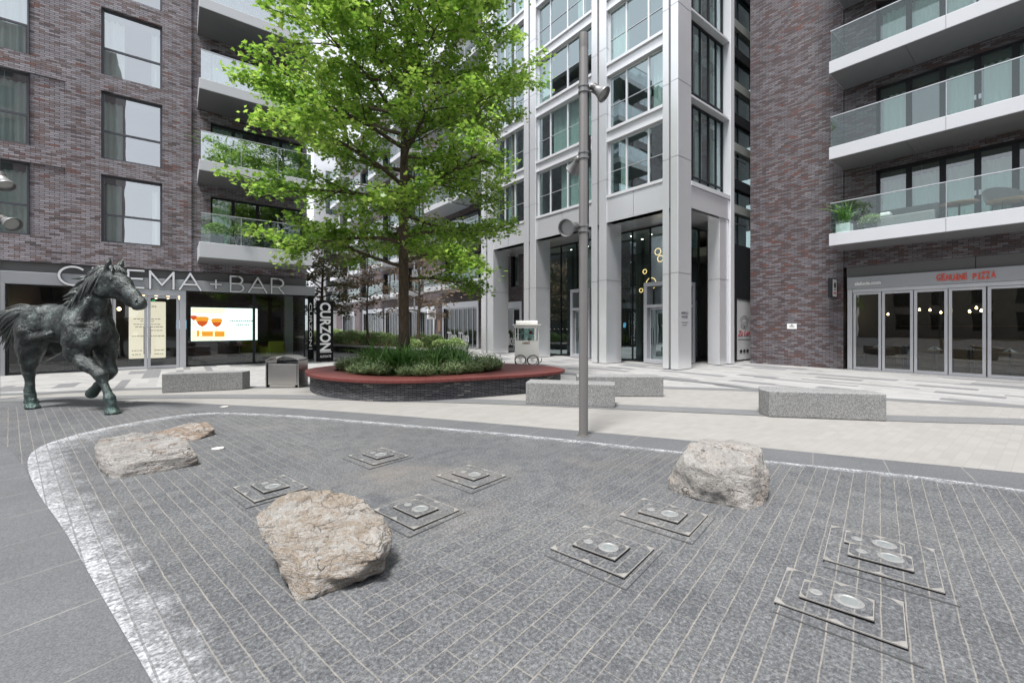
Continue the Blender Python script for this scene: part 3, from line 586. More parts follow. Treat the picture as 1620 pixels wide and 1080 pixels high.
q=MB(); q.box(.83,1.2,.0005,.0032,1.16,1.36,F2); q.box(1.26,1.6,.0005,.0032,1.14,1.36,F2); q.box(.66,.74,.0005,.0032,1.16,1.4,F2); q.build('garnish_picture',M['scr_or'],vs_)
q=MB()
for j,(a0,a1,z) in enumerate(((1.78,2.68,1.80),(2.0,2.46,1.64))):
    x=a0
    while x<a1:
        w_=rnd.uniform(.03,.07); q.box(x,x+w_,.006,.010,z-.03,z+.03,F2); x+=w_+.025
q.build('caption',M['scr_gr'],vs_)
mn=thing('menu_board','tall cream lit menu board standing behind the cinema doors','menu board',(-.8,22.1,.03)); F3=FY(22.1)
m_=MB(); m_.box(-1.44,-.33,.0,.08,.32,2.55,F3); m_.build('board',M['menu'],mn,bevel=.03)
m_=MB(); m_.box(-1.47,-.3,.085,.14,.03,2.59,F3); m_.build('back_panel',M['dark'],mn)
m_=MB()
for z,a0,a1 in ((1.85,-1.3,-.55),(1.76,-1.1,-.7),(1.64,-1.3,-.55),(1.54,-1.25,-.5),(1.4,-1.0,-.5),(1.18,-1.35,-.42),(.62,-1.35,-1.1),(.62,-.68,-.42),(.47,-1.35,-1.1),(.47,-.68,-.42)):
    x=a0
    while x<a1: w_=rnd.uniform(.04,.1); m_.box(x,x+w_,-.006,-.003,z,z+.022,F3); x+=w_+.02
put_text(m_,'CURZON',(-1.16,22.094,2.31),(1,0,0),(0,0,1),h=.09,ext=.001); m_.build('writing',M['ink'],mn,fix=False)
m_=MB(); m_.box(-.78,-.66,22.5,22.53,2.5,2.62); top(m_.build('exit_sign',M['exit']),'small green emergency exit sign over the foyer doors','exit sign',(-.72,22.5,2.5))
m_=MB(); m_.box(.0,.36,24.6,24.65,1.45,1.85); top(m_.build('info_screen',M['bluescr']),'small blue screen at the back of the foyer','screen',(.18,24.6,1.45))
for i,(x,y,z) in enumerate(((-.65,23,2.78),(-.27,23,2.78),(.1,23,2.78),(-1.05,23,2.78),(-1.9,24.5,2.3),(-3.2,23.2,2.5),(-3.7,24.2,2.2))):
    t=thing('pendant_lamp','round glowing pendant bulb in the dark foyer behind the cinema glass','lamp',(x,y,z),group='foyer pendant bulbs')
    m_=MB(); m_.lathe([(.001,-.07),(.05,-.05),(.07,0),(.05,.05),(.02,.08)],12,Matrix.Translation((x,y,z))); m_.build('bulb',M['bulb'],t,smooth=True)
    m_=MB(); m_.tube([(x,y,z+.08),(x,y,3.3)],.006,5); m_.build('cord',M['dark'],t)
def armchair(x,y,rz,mat,label,group=None,s=1):
    t=thing('armchair',label,'armchair',(x,y,.03),rz,group)
    m_=MB(); m_.box(-.33,.33,-.3,.3,.16,.44); m_.build('seat',M[mat],t,bevel=.05,world=False)
    m_=MB(); m_.box(-.36,.36,.22,.36,.30,.86); m_.build('backrest',M[mat],t,bevel=.05,world=False)
    for sx_ in (-1,1):
        m_=MB(); m_.box(sx_*.38-.06,sx_*.38+.06,-.3,.3,.2,.62); m_.build('armrest',M[mat],t,bevel=.04,world=False)
        for sy in (-1,1): m_=MB(); m_.box(sx_*.3-.02,sx_*.3+.02,sy*.26-.02,sy*.26+.02,0,.2); m_.build('leg',M['dark'],t,world=False)
    return t
armchair(3.5,22.4,R(200),'lime_seat','lime green armchair inside the foyer beside the pale column')
armchair(2.9,24.6,R(160),'lime_seat','lime green armchair at the back of the foyer beyond the screen')
def sofa(x0,x1,y,label):
    t=thing('sofa',label,'sofa',((x0+x1)/2,y,.03))
    m_=MB(); m_.box(x0,x1,y-.35,y+.35,.12,.45); m_.build('seat',M['sofa'],t,bevel=.05)
    m_=MB(); m_.box(x0,x1,y+.2,y+.38,.3,.85); m_.build('backrest',M['sofa'],t,bevel=.05)
sofa(.6,1.75,22.6,'dark red leather sofa under the video wall'); sofa(.2,1.6,25.2,'dark red sofa at the back of the foyer')
def table(x,y,label,group=None,h=.72,r=.32):
    t=thing('table',label,'table',(x,y,.03),group=group)
    m_=MB(); m_.lathe([(r,h-.03),(r,h)],20); m_.build('tabletop',M['wood'],t,world=False)
    m_=MB(); m_.lathe([(.025,.02),(.025,h-.03)],10); m_.lathe([(.2,0),(.2,.02)],16); m_.build('leg',M['dark'],t,world=False); return t
table(2.25,22.3,'small round foyer table in front of the dark red sofa'); table(-3.2,22.3,'small round foyer table behind the bronze horse')
# CURZON totem, and a panel standing in for its reflection
def vert_sign(name,label,F_,a0,a1,z0,z1,d,ux,uy,org,w,h,sub):
    pass
t=thing('totem_sign','tall black totem sign reading CURZON ALDGATE in white beside the planter path','sign',(5.17,20,0))
m_=MB(); m_.box(4.82,5.52,20.0,20.09,.03,2.70); m_.build('panel',M['black'],t,bevel=.006)
m_=MB(); put_text(m_,'CURZON',(4.95,19.992,2.62),(0,0,-1),(1,0,0),w=2.14,h=.46,ext=.004,off=.03,space=.98); m_.box(4.96,5.44,19.99,19.998,.42,.455)
put_text(m_,'ALDGATE',(4.96,19.992,.2),(1,0,0),(0,0,1),w=.46,h=.1,ext=.003,off=.01); m_.build('lettering',M['swhite'],t,fix=False)
m_=MB(); m_.tube([(5.0,20.045,0),(5.0,20.045,.03)],.02); m_.tube([(5.34,20.045,0),(5.34,20.045,.03)],.02); m_.build('foot',M['dark'],t)
t=thing('sign_reflection','narrow black panel standing in for the CURZON totem reflected in the foyer glass corner','sign',(4.74,20.72,.1))  # added panel, built in place of the totem's reflection in the corner glass
m_=MB(); m_.box(4.63,4.85,20.70,20.75,.12,2.86); m_.build('panel',M['black'],t)
m_=MB(); put_text(m_,'CURZON',(4.675,20.694,2.62),(0,0,-1),(1,0,0),w=1.95,h=.12,ext=.003,off=.02); m_.box(4.67,4.81,20.69,20.698,.55,.58); m_.build('lettering',M['swhite'],t,fix=False)
# ------------------------------------------------------------------ pizzeria building (faces -x, x=19.4)
X0=19.4; F=FX(X0)
pb=thing('pizzeria_building','dark brick apartment block with long white balconies over a glazed pizzeria','building',(X0,5,0))
TOPR=22.0; bzr=[4.35,7.33,10.3,13.27,16.24]
mb=MB(); wall(mb,F,4.97,8.23,0,TOPR,[],.1)
rops=[(-3.9,4.05,bzr[k]+.42,bzr[k]+.42+2.3) for k in range(5)]
wall(mb,F,-9,4.97,3.75,TOPR,rops,.3,d=.07); mb.quad(F(4.97,0,0),F(4.97,.07,0),F(4.97,.07,TOPR),F(4.97,0,TOPR))
mb.quad((X0,8.23,0),(X0+14,8.23,0),(X0+14,8.23,TOPR),(X0,8.23,TOPR)); mb.quad(F(-9,.07,3.75),F(4.97,.07,3.75),F(4.97,.5,3.75),F(-9,.5,3.75))
mb.quad(F(4.97,.0,0),F(4.97,.3,0),F(4.97,.3,3.75),F(4.97,.0,3.75)); mb.quad((X0,-9,0),(X0+14,-9,0),(X0+14,-9,TOPR),(X0,-9,TOPR)); mb.quad((X0,8.23,TOPR),(X0+14,8.23,TOPR),(X0+14,-9,TOPR),(X0,-9,TOPR)); mb.quad((X0+14,8.23,0),(X0+14,8.23,TOPR),(X0+14,-9,TOPR),(X0+14,-9,0))
mb.build('wall',M['brick_r'],pb,fix=False)
rm=MB()
for k in range(6): z=3.77+2.97*k; rm.box(X0+.45,X0+5,-8.9,8.1,z,z+.35)
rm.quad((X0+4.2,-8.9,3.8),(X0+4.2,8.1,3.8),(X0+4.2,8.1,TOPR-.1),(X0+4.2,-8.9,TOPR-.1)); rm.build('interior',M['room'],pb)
for k in range(5):
    a0,a1,z0,z1=rops[k]
    window(pb,F,a0,a1,z0,z1,.3,M['dark'],M['gwin'],mull=(-2.3,-1.5,-.65,.2,.85,1.62,2.4,3.22),w=.07,mw=.15,cur=[(3.25,3.95),(1.65,3.2),(.9,1.6),(-1.4,.1)] if k%2==0 else [(3.3,3.95),(1.7,2.35),(-.6,1.5)],cm=M['curt'],seed=60+k)
    z=bzr[k]; m_=MB(); m_.box(17.8,X0+.068,-6,4.97,z,z+.42); bo=m_.build('balcony',M['white'],pb,bevel=.012)
    e=z+.42; g=MB(); g.box(17.86,17.88,-5.96,4.93,e,e+1.04); g.box(17.882,X0,4.91,4.93,e,e+1.04); g.build('balustrade',M['gbal'],bo)
    r=MB(); r.box(17.845,17.895,-5.97,4.94,e+1.042,e+1.066); r.box(17.897,X0,4.9,4.94,e+1.042,e+1.066); [r.box(17.855,17.885,y-.006,y+.006,e,e+1.04) for y in (2.1,-.7,-3.5)]; r.build('handrail',M['silver'],bo)
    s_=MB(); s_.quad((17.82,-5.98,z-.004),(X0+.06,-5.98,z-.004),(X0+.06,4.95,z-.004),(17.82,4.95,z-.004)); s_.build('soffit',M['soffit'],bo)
    s_=MB(); [s_.box(17.85,X0+.05,y-.006,y+.006,z-.012,z-.006) for y in (3.0,.2,-2.6)]; [s_.box(17.794,17.799,y-.004,y+.004,z+.01,z+.41) for y in (2.1,-.7)]; s_.build('panel_joint',M['dgrey'],bo)
    h=MB(); [h.box(X0+.275,X0+.296,y-.03,y+.03,z0+.9,z0+1.05) for y in (1.57,1.68)]; h.build('door_handle',M['silver'],pb)
m_=MB(); m_.box(-9,4.9,.12,.5,3.36,3.745,F); m_.build('reveal_panel',M['dgrey'],pb)
m_=MB(); m_.box(1.64,1.66,.112,.118,3.37,3.74,F); m_.build('panel_joint',M['dark'],pb)
m_=MB(); m_.box(-9,4.86,.0,.45,2.93,3.355,F); m_.build('fascia',M['band'],pb,bevel=.008)
m_=MB(); m_.box(4.72,4.86,.05,.3,0,2.925,F); m_.box(-9,4.71,.06,.3,2.80,2.925,F); m_.box(-9,4.71,.06,.3,0,.03,F); m_.build('door_frame',M['silver'],pb)
ys=[4.71,3.90,3.07,2.25,1.42]
for a1,a0 in zip(ys,ys[1:]):
    f=MB(); frame(f,F,a0+.012,a1-.012,.035,2.79,.1,.17,.075); do=f.build('door',M['silver'],pb)
    g=MB(); g.quad(F(a0+.07,.14,.1),F(a1-.07,.14,.1),F(a1-.07,.14,2.72),F(a0+.07,.14,2.72)); g.build('pane',M['gshop'],do)
f=MB(); frame(f,F,-2.6,1.40,.035,2.79,.1,.17,.075,mull=(.35,-.75)); wo=f.build('window',M['silver'],pb); g=MB(); g.quad(F(-2.55,.14,.1),F(1.35,.14,.1),F(1.35,.14,2.72),F(-2.55,.14,2.72)); g.build('pane',M['gshop'],wo)
fo=MB(); fo.box(X0+.3,28,-8.9,4.95,.005,.03); fo.build('shop_floor',M['dfloor'],pb)
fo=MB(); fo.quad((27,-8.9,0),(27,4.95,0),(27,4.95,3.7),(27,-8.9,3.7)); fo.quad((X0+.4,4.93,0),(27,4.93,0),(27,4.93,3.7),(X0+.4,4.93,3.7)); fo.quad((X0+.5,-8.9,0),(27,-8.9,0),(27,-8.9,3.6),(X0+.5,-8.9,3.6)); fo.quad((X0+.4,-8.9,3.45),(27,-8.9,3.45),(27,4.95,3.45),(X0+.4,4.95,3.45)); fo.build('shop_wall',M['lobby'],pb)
# pizzeria counter, shelf, lamps, tables
t=thing('bar_counter','dark wooden counter with a lit shelf inside the pizzeria','counter',(24,2.5,.03))
m_=MB(); m_.box(23.7,24.4,-1,4.6,.03,1.1); m_.build('counter',M['wood'],t); m_=MB(); m_.box(26.2,26.5,-1,4.6,1.55,1.6); m_.build('shelf',M['wood'],t)
for i,(x,y,z) in enumerate(((22.5,4.3,2.05),(23,3.45,2.22),(23,3.15,2.2),(23,2.85,2.1),(21.4,1.95,2.08),(21.5,1.8,2.2),(21.4,1.68,2.1),(21.2,.45,2.15),(22.4,-.6,2.1))):
    t=thing('pendant_bulb','warm glowing filament bulb hanging inside the pizzeria','lamp',(x,y,z),group='pizzeria filament bulbs')
    m_=MB(); m_.lathe([(.001,-.04),(.025,-.028),(.034,0),(.022,.04),(.012,.06)],12,Matrix.Translation((x,y,z))); m_.build('bulb',M['bulb'],t,smooth=True)
    m_=MB(); m_.tube([(x,y,z+.07),(x,y,3.44)],.005,5); m_.build('cord',M['dark'],t)
m_=MB()
dl=thing('downlight_row','small round ceiling downlights in the pizzeria','ceiling light',(21,3,3.4))
for (x,y) in ((20.6,4.3),(20.6,3.75),(20.6,2.9),(20.6,2.4)):
    q=MB(); q.lathe([(.045,3.43),(.045,3.445)],10,Matrix.Translation((x,y,0))); q.build('downlight',M['down'],dl)
for i,(x,y) in enumerate(((20.6,4.2),(20.6,2.7),(20.5,1.0),(20.5,-.4))):
    tt=table(x,y,'round wooden pizzeria table with a folded white napkin, seen through the glass',group='pizzeria window tables',h=.74,r=.36)
    q=MB()
    for a in range(4):
        an=a*1.6+i; q.add([(x+.2*math.cos(an)*.5,y+.2*math.sin(an)*.5,.775),(x+.2*math.cos(an+.5),y+.2*math.sin(an+.5),.775),(x+.03,y+.02,.9)],[(0,1,2)])
    o=q.build('napkin',M['napkin'],fix=False); top(o,'folded white napkin on a pizzeria table','napkin',(x,y,.775),'napkins on the pizzeria tables')
    for sx_ in (-.62,.62):
        c_=thing('dining_chair','dark dining chair at a pizzeria window table','chair',(x,y+sx_,.03),0 if sx_>0 else PI,group='pizzeria chairs')
        q=MB(); q.box(-.2,.2,-.2,.2,.43,.47); q.build('seat',M['wood'],c_,world=False,bevel=.01); q=MB(); q.box(-.2,.2,.17,.2,.5,.88); q.build('backrest',M['dark'],c_,world=False,bevel=.01)
        for lx in (-.18,.18):
            for ly in (-.18,.18): q=MB(); q.box(lx-.015,lx+.015,ly-.015,ly+.015,0,.43); q.build('leg',M['dark'],c_,world=False)
# pizzeria lettering
sg=MB(); rr=random.Random(5); yy=2.50
for ch in 'GENUINE PIZZA':
    if ch==' ': yy-=.09; continue
    me,W,H=text_mesh(ch,.02,.035); w_={'I':.03}.get(ch,.088); h_=.2*rr.uniform(.92,1.1); a=rr.uniform(-.10,.08)
    put_text(sg,ch,(X0-.03,yy,3.03+rr.uniform(-.012,.02)),(0,-math.cos(a),math.sin(a)),(0,math.sin(a),math.cos(a)),w=w_,h=h_,ext=.012,off=.012); yy-=w_+.022
o=sg.build('pizza_sign',M['red'],fix=False); top(o,'hand drawn red letters GENUINE PIZZA on the silver fascia','sign',(X0-.03,2,3.03))
sg=MB(); put_text(sg,'zialucia.com',(X0-.014,4.64,3.05),(0,-1,0),(0,0,1),w=.74,h=.13,ext=.006,off=.045); o=sg.build('web_lettering',M['swhite'],fix=False); top(o,'small white web address lettering at the left end of the fascia','sign',(X0-.01,4.4,3.05))
t=thing('blade_sign','small dark box sign projecting from the brick beside the pizzeria','sign',(X0,5.2,2.65))
m_=MB(); m_.box(18.86,19.36,5.16,5.30,2.63,3.34); m_.build('box',M['dark'],t,bevel=.01); m_=MB(); m_.box(19.30,X0-.001,5.2,5.26,2.75,2.8); m_.box(19.30,X0-.001,5.2,5.26,3.2,3.25); m_.build('bracket',M['dark'],t)
m_=MB(); m_.box(18.90,19.32,5.152,5.158,2.67,3.30); m_.build('face',M['swhite'],t); m_=MB(); m_.lathe([(.11,0),(.11,.004),(.085,.004),(.085,0)],20,Matrix.Translation((19.1,5.148,3.08))@Matrix.Rotation(PI/2,4,'X')); m_.box(19.0,19.2,5.145,5.15,2.9,2.93); m_.build('emblem',M['ink'],t); m_=MB(); put_text(m_,'Zia Lucia',(18.95,5.147,2.76),(1,0,0),(0,0,1),w=.3,h=.09,ext=.002,off=.01); m_.build('lettering',M['redp'],t,fix=False)
t=thing('wall_plaque','small white plaque fixed to the dark brick wall','plaque',(X0,6.65,1.57)); m_=MB(); m_.box(X0-.015,X0-.001,6.48,6.82,1.47,1.68); m_.build('plate',M['swhite'],t); m_=MB(); [m_.box(X0-.018,X0-.0155,6.56,6.74,z,z+.015) for z in (1.54,1.58)]; m_.box(X0-.018,X0-.0155,6.62,6.68,1.61,1.65); m_.build('writing',M['dgrey'],t)
# ------------------------------------------------------------------ silver tower (front faces -x at x=14.15, corner at y=8.46)
XT=14.15; F=FX(XT); YT=8.46; G=FY(YT)
tw=thing('silver_tower','silver aluminium clad residential tower with a tall glazed lobby','building',(XT,12,0))
ZT=24.0; sill=[7.07+2.75*k for k in range(6)]
piers=[(8.46,9.10,.9),(11.72,12.56,1.0),(16.2,17.16,1.0),(19.85,21.1,1.1)]
for (c0,c1,dx) in piers:
    w_=c1-c0; m_=MB(); m_.box(c0,c0+w_*.46,0,dx,.02,ZT,F); m_.box(c0+w_*.62,c1,.03,dx,.02,ZT,F); po=m_.build('pier',M['alu'],tw,bevel=.01)
    m_=MB(); m_.box(c0+w_*.46+.002,c0+w_*.62-.002,.12,dx,.02,ZT,F); m_.build('shadow_gap',M['dgrey'],po)
    m_=MB()
    for z in [3.5]+[s+.62 for s in sill]: 
        m_.box(c0-.003,c0+w_*.46+.003,-.003,dx+.002,z,z+.014,F); m_.box(c0+w_*.62-.002,c1+.002,.027,dx+.002,z-.02,z-.006,F)
    m_.build('panel_joint',M['dgrey'],po)
bays=[(9.10,11.72,(9.82,10.85)),(12.56,16.2,(13.18,14.17,15.33)),(17.16,19.85,(18.1,19.0))]
for bi,(a0,a1,mu) in enumerate(bays):
    m_=MB(); m_.box(a0+.002,a1-.002,.06,.5,5.9,6.93,F); fo=m_.build('fascia_panel',M['alu'],tw,bevel=.006)
    m_=MB(); [m_.box(y-.006,y+.006,.055,.07,5.91,6.92,F) for y in (a0+(a1-a0)*.5,)]; m_.build('panel_joint',M['dgrey'],fo)
    for k,z in enumerate(sill):
        m_=MB(); m_.box(a0+.002,a1-.002,.02,.45,z-.14,z-.03,F); m_.box(a0+.002,a1-.002,.1,.4,z-.52 if k else 6.932,z-.142,F); m_.box(a0+.002,a1-.002,.05,.42,z-.56,z-.522,F) if k else None
        m_.build('spandrel',M['aluw'],tw)
        rr=random.Random(bi*31+k); cur=[]
        es=[a0]+list(mu)+[a1]
        for e0,e1 in zip(es,es[1:]):
            r=rr.random()
            if r<.38: cur.append((e0+.06,e1-.05))
            elif r<.62: cur.append((e0+.06,e0+.06+(e1-e0)*.45))
        wo=window(tw,F,a0+.004,a1-.004,z-.028,z+2.18,.2,M['aluw'],M['gtow'],mull=mu,w=.06,mw=.075,cur=cur,cm=M['curt'],seed=bi*9+k)
        m_=MB(); m_.box(a0+.06,a1-.06,.21,.225,z+.95,z+.975,F); m_.build('guard_rail',M['silver'],wo)
# right hand face: dark framed glazing between the corner pier and the white edge trim
zr=[6.98+3.22*k for k in range(5)]
for k,z in enumerate(zr):
    f=MB(); frame(f,G,15.07,18.05,z,z+3.12,.28,.36,.06,mull=(15.65,16.25,16.9,17.5),trans=(z+.35,),mw=.05); wo=f.build('window',M['dark'],tw)
    g=MB(); g.quad(G(15.1,.33,z+.05),G(18.0,.33,z+.05),G(18.0,.33,z+3.1),G(15.1,.33,z+3.1)); g.build('pane',M['gtow'],wo)
    c=MB(); curtain(c,G,16.3,16.85,z+.4,z+3.05,.6); curtain(c,G,15.15,15.6,z+.4,z+3.05,.6); curtain(c,G,17.55,18.0,z+.4,z+3.05,.6); c.build('curtain',M['curt'],wo,smooth=True)
    if k: m_=MB(); m_.box(15.06,18.055,.02,.3,z-.09,z-.01,G); m_.build('spandrel',M['aluw'],tw)
m_=MB(); m_.box(15.06,18.055,.03,.5,5.98,6.80,G); m_.build('fascia_panel',M['alu'],tw,bevel=.006)
m_=MB(); m_.box(15.06,18.055,-.02,.3,6.81,6.97,G); m_.build('spandrel',M['aluw'],tw)
m_=MB(); m_.box(18.06,18.38,-.03,.5,.02,ZT,G); m_.build('edge_trim',M['aluw'],tw,bevel=.01)
m_=MB(); m_.box(17.30,18.05,.06,.55,.02,5.97,G); po=m_.build('pier',M['alu'],tw,bevel=.01)
m_=MB(); m_.box(17.296,18.052,.056,.55,3.48,3.494,G); m_.build('panel_joint',M['dgrey'],po)
# soffit, lobby
m_=MB(); m_.quad((14.2,8.5,5.9),(18.85,8.5,5.9),(18.85,21.1,5.9),(14.2,21.1,5.9)); m_.build('soffit',M['alu'],tw)
def lobby_glass(name,F_,a0,a1,mu,d):
    f=MB(); frame(f,F_,a0,a1,.02,5.88,d,d+.08,.05,mull=mu,trans=(3.28,),mw=.05,tw=.04); wo=f.build('window',M['dark'],tw)
    g=MB(); g.quad(F_(a0+.03,d+.04,.05),F_(a1-.03,d+.04,.05),F_(a1-.03,d+.04,5.85),F_(a0+.03,d+.04,5.85)); g.build('pane',M['gtow'],wo); return wo
LX=16.2
lobby_glass('w',FX(LX),9.9,12.9,(11.02,11.94,12.79),0); wl=lobby_glass('w',FX(LX),12.95,18.3,(14.0,15.36,16.51,17.6),0)
lobby_glass('w',FY(9.9),16.22,18.3,(16.9,17.5),0)
d_=MB(); 
for i in range(7): d_.lathe([(.035,0),(.035,.003)],8,Matrix.Translation((LX+.03,17.35-.32*i,1.42))@Matrix.Rotation(PI/2,4,'Y'))
d_.build('dot_marking',M['swhite'],wl)
for (y0,y1,lab) in ((9.55,11.0,0),(14.05,15.34,1)):
    f=MB(); frame(f,FX(15.72),y0,y1,.02,3.42,0,.47,.16,trans=(2.42,),tw=.13); po=f.build('entrance_portal',M['silver'],tw,bevel=.008)
    f=MB(); frame(f,FX(15.9),y0+.17,y1-.17,.03,2.34,0,.06,.07); do=f.build('door',M['silver'],tw); g=MB(); g.quad((15.93,y0+.2,.06),(15.93,y1-.2,.06),(15.93,y1-.2,2.3),(15.93,y0+.2,2.3)); g.build('pane',M['gtow'],do)
    h=MB(); h.tube([(15.86,y1-.3,.8),(15.86,y1-.3,1.5)],.015); h.build('handle',M['dark'],do)
f=MB(); frame(f,FY(9.55),16.35,17.3,.02,3.42,0,.34,.16,trans=(2.42,),tw=.13); f.build('entrance_portal',M['silver'],tw,bevel=.008)
m_=MB(); m_.box(16.3,24,9.95,18.3,.005,.03); m_.build('lobby_floor',M['dfloor'],tw)
m_=MB(); m_.quad((22,9.95,0),(22,18.3,0),(22,18.3,5.89),(22,9.95,5.89)); m_.quad((16.3,18.3,0),(22,18.3,0),(22,18.3,5.89),(16.3,18.3,5.89)); m_.quad((18.9,9.9,0),(22,9.9,0),(22,9.9,5.89),(18.9,9.9,5.89)); m_.box(19.5,19.7,13.4,18.2,.03,4.8); m_.quad((14.3,18.35,5.9),(24,18.35,5.9),(24,18.35,ZT),(14.3,18.35,ZT)); m_.build('lobby_wall',M['tlobby'],tw)
m_=MB(); 
for i in range(26):
    y=13.6+i*.17
    for j in range(2): m_.box(19.44,19.47,y,y+.035,.4+2.1*j,2.4+2.1*j)
m_.build('slatted_screen',M['wood'],tw)
m_=MB(); m_.quad((16.3,9.95,5.82),(22,9.95,5.82),(22,18.3,5.82),(16.3,18.3,5.82)); m_.build('lobby_ceiling',M['ceil'],tw)
m_=MB(); [m_.lathe([(.05,5.80),(.05,5.815)],10,Matrix.Translation((x,y,0))) for x,y in ((16.9,12.5),(17.3,11.7),(17.0,10.6),(17.6,11.2),(17.9,12.6),(17.3,16.8),(17.2,15.5),(17.3,10.25),(18.2,10.3))]; m_.build('downlight',M['down'],tw)
rm=MB()
for z in sill: rm.box(14.75,24,8.95,21,z-.45,z-.08)
rm.quad((18.9,8.95,6.1),(18.9,21.1,6.1),(18.9,21.1,ZT),(18.9,8.95,ZT)); rm.quad((14.6,12.1,6.1),(18.9,12.1,6.1),(18.9,12.1,ZT),(14.6,12.1,ZT)); rm.quad((14.6,16.7,6.1),(18.9,16.7,6.1),(18.9,16.7,ZT),(14.6,16.7,ZT)); rm.build('interior',M['troom'],tw)
m_=MB(); m_.box(14.2,24,8.5,21.05,ZT+.002,ZT+.3); m_.quad((14.3,21.08,5.9),(24,21.08,5.9),(24,21.08,ZT),(14.3,21.08,ZT)); m_.build('roof',M['alu'],tw)
# ring lamps in the lobby
for i,(u,v,r,x) in enumerate(((11.28,5.05-.1,.15,17.2),(11.15,4.62,.14,17.2),(11.9,4.1,.1,17.1),(11.7,3.55,.26,17.3),(12.1,3.25,.09,17.1))):
    t=thing('ring_pendant','glowing golden ring pendant hanging in the tall tower lobby','lamp',(x,u,v),group='golden ring pendants')
    ring=[(x,u+r*math.cos(k*PI/10),v+r*math.sin(k*PI/10)) for k in range(21)]; m_=MB(); m_.tube(ring,.018,6,cap=False); m_.build('ring',M['gold'],t,smooth=True)
    m_=MB(); m_.tube([(x,u,v+r),(x,u,5.81)],.004,5); m_.build('cord',M['dark'],t)
# lettering on the corner pier
t=thing('pier_lettering','small dark lettering NEROLI HOUSE on the corner pier of the silver tower','sign',(14.6,YT,1.9))
m_=MB(); put_text(m_,'NEROLI',(14.36,YT-.004,2.02),(1,0,0),(0,0,1),w=.46,h=.085,ext=.002,off=.01); put_text(m_,'HOUSE',(14.39,YT-.004,1.88),(1,0,0),(0,0,1),w=.4,h=.085,ext=.002,off=.01)
for z,a0,a1 in ((1.70,14.38,14.8),(1.60,14.44,14.72)):
    x=a0
    while x<a1: m_.box(x,x+.035,YT-.006,YT-.003,z,z+.03); x+=.05
m_.build('lettering',M['ink'],t,fix=False)
# ------------------------------------------------------------------ dark link between tower and brick
lb=thing('link_building','narrow dark clad link with tall windows between the silver tower and the brick block','building',(20,8.95,0)); G=FY(8.95)
ops=[(18.5,21.6,5.2+2.93*k,5.2+2.93*k+2.5) for k in range(6)]
m_=MB(); wall(m_,G,18.3,22,2.85,22,ops,.15); m_.quad(G(18.3,0,0),G(19.5,0,0),G(19.5,0,2.85),G(18.3,0,2.85)); m_.build('wall',M['dark'],lb,fix=False)
for k,o_ in enumerate(ops): 
    wo=window(lb,G,*o_,.1,M['dark'],M['gtow'],mull=(20.1,),w=.06,cur=[(18.6,20.0)] if k%2 else [(19.3,21.4)],cm=M['curt'],seed=k+5); m_=MB(); m_.box(19.3,21.1,.1,.115,o_[2]+1,o_[2]+1.03,G); m_.build('guard_rail',M['silver'],wo)
rm=MB(); rm.quad((19.05,11.5,0),(24,11.5,0),(24,11.5,22),(19.05,11.5,22)); [rm.box(19.1,23,9.2,11.5,5.2+2.93*k-.4,5.2+2.93*k) for k in range(6)]; rm.build('interior',M['troom'],lb)
t=thing('poster_panel','tall white poster with a red script name and a drawn emblem','poster',(20,8.95,0))
m_=MB(); m_.box(19.66,21.5,-.03,.04,.07,2.80,G); m_.build('panel',M['swhite'],t); m_=MB(); m_.box(19.54,19.655,-.05,.06,.02,2.845,G); m_.box(19.657,21.6,-.05,.06,.02,.066,G); m_.box(19.657,21.6,-.05,.06,2.804,2.845,G); m_.build('frame',M['dark'],t)
m_=MB(); put_text(m_,'Zia Lucia',(19.76,8.912,1.13),(1,0,.03),(.5,0,1),w=1.3,h=.27,ext=.002,off=.0); m_.build('script',M['redp'],t,fix=False)
m_=MB(); c_=(20.4,1.70)
for a0,a1,r0,r1 in ((0,2*PI,.21,.23),(.3,2.8,.30,.32),(3.6,5.8,.1,.118)):
    n=18
    for i in range(n):
        p=[(c_[0]+r*math.cos(a)*1.5,8.913,c_[1]+r*math.sin(a)*1.1) for r,a in ((r0,a0+(a1-a0)*i/n),(r1,a0+(a1-a0)*i/n),(r1,a0+(a1-a0)*(i+1)/n),(r0,a0+(a1-a0)*(i+1)/n))]; m_.add(p,[(0,1,2,3)])
for k in range(5): m_.box(20.18+k*.1,20.2+k*.1,-.038,-.034,1.66+.02*(k%2),1.78,G)
m_.box(20.35,20.45,-.038,-.034,1.53,1.57,G); m_.box(19.75,21.2,-.038,-.034,.98,.995,G)
for k in range(3):
    x=20.08+.32*k; m_.lathe([(.075,0),(.075,.004),(.035,.004),(.035,0)],16,Matrix.Translation((x,8.915,.45))@Matrix.Scale(1.7,4,(1,0,0))@Matrix.Rotation(PI/2,4,'X'))
m_.build('emblem',M['ink'],t,fix=False)
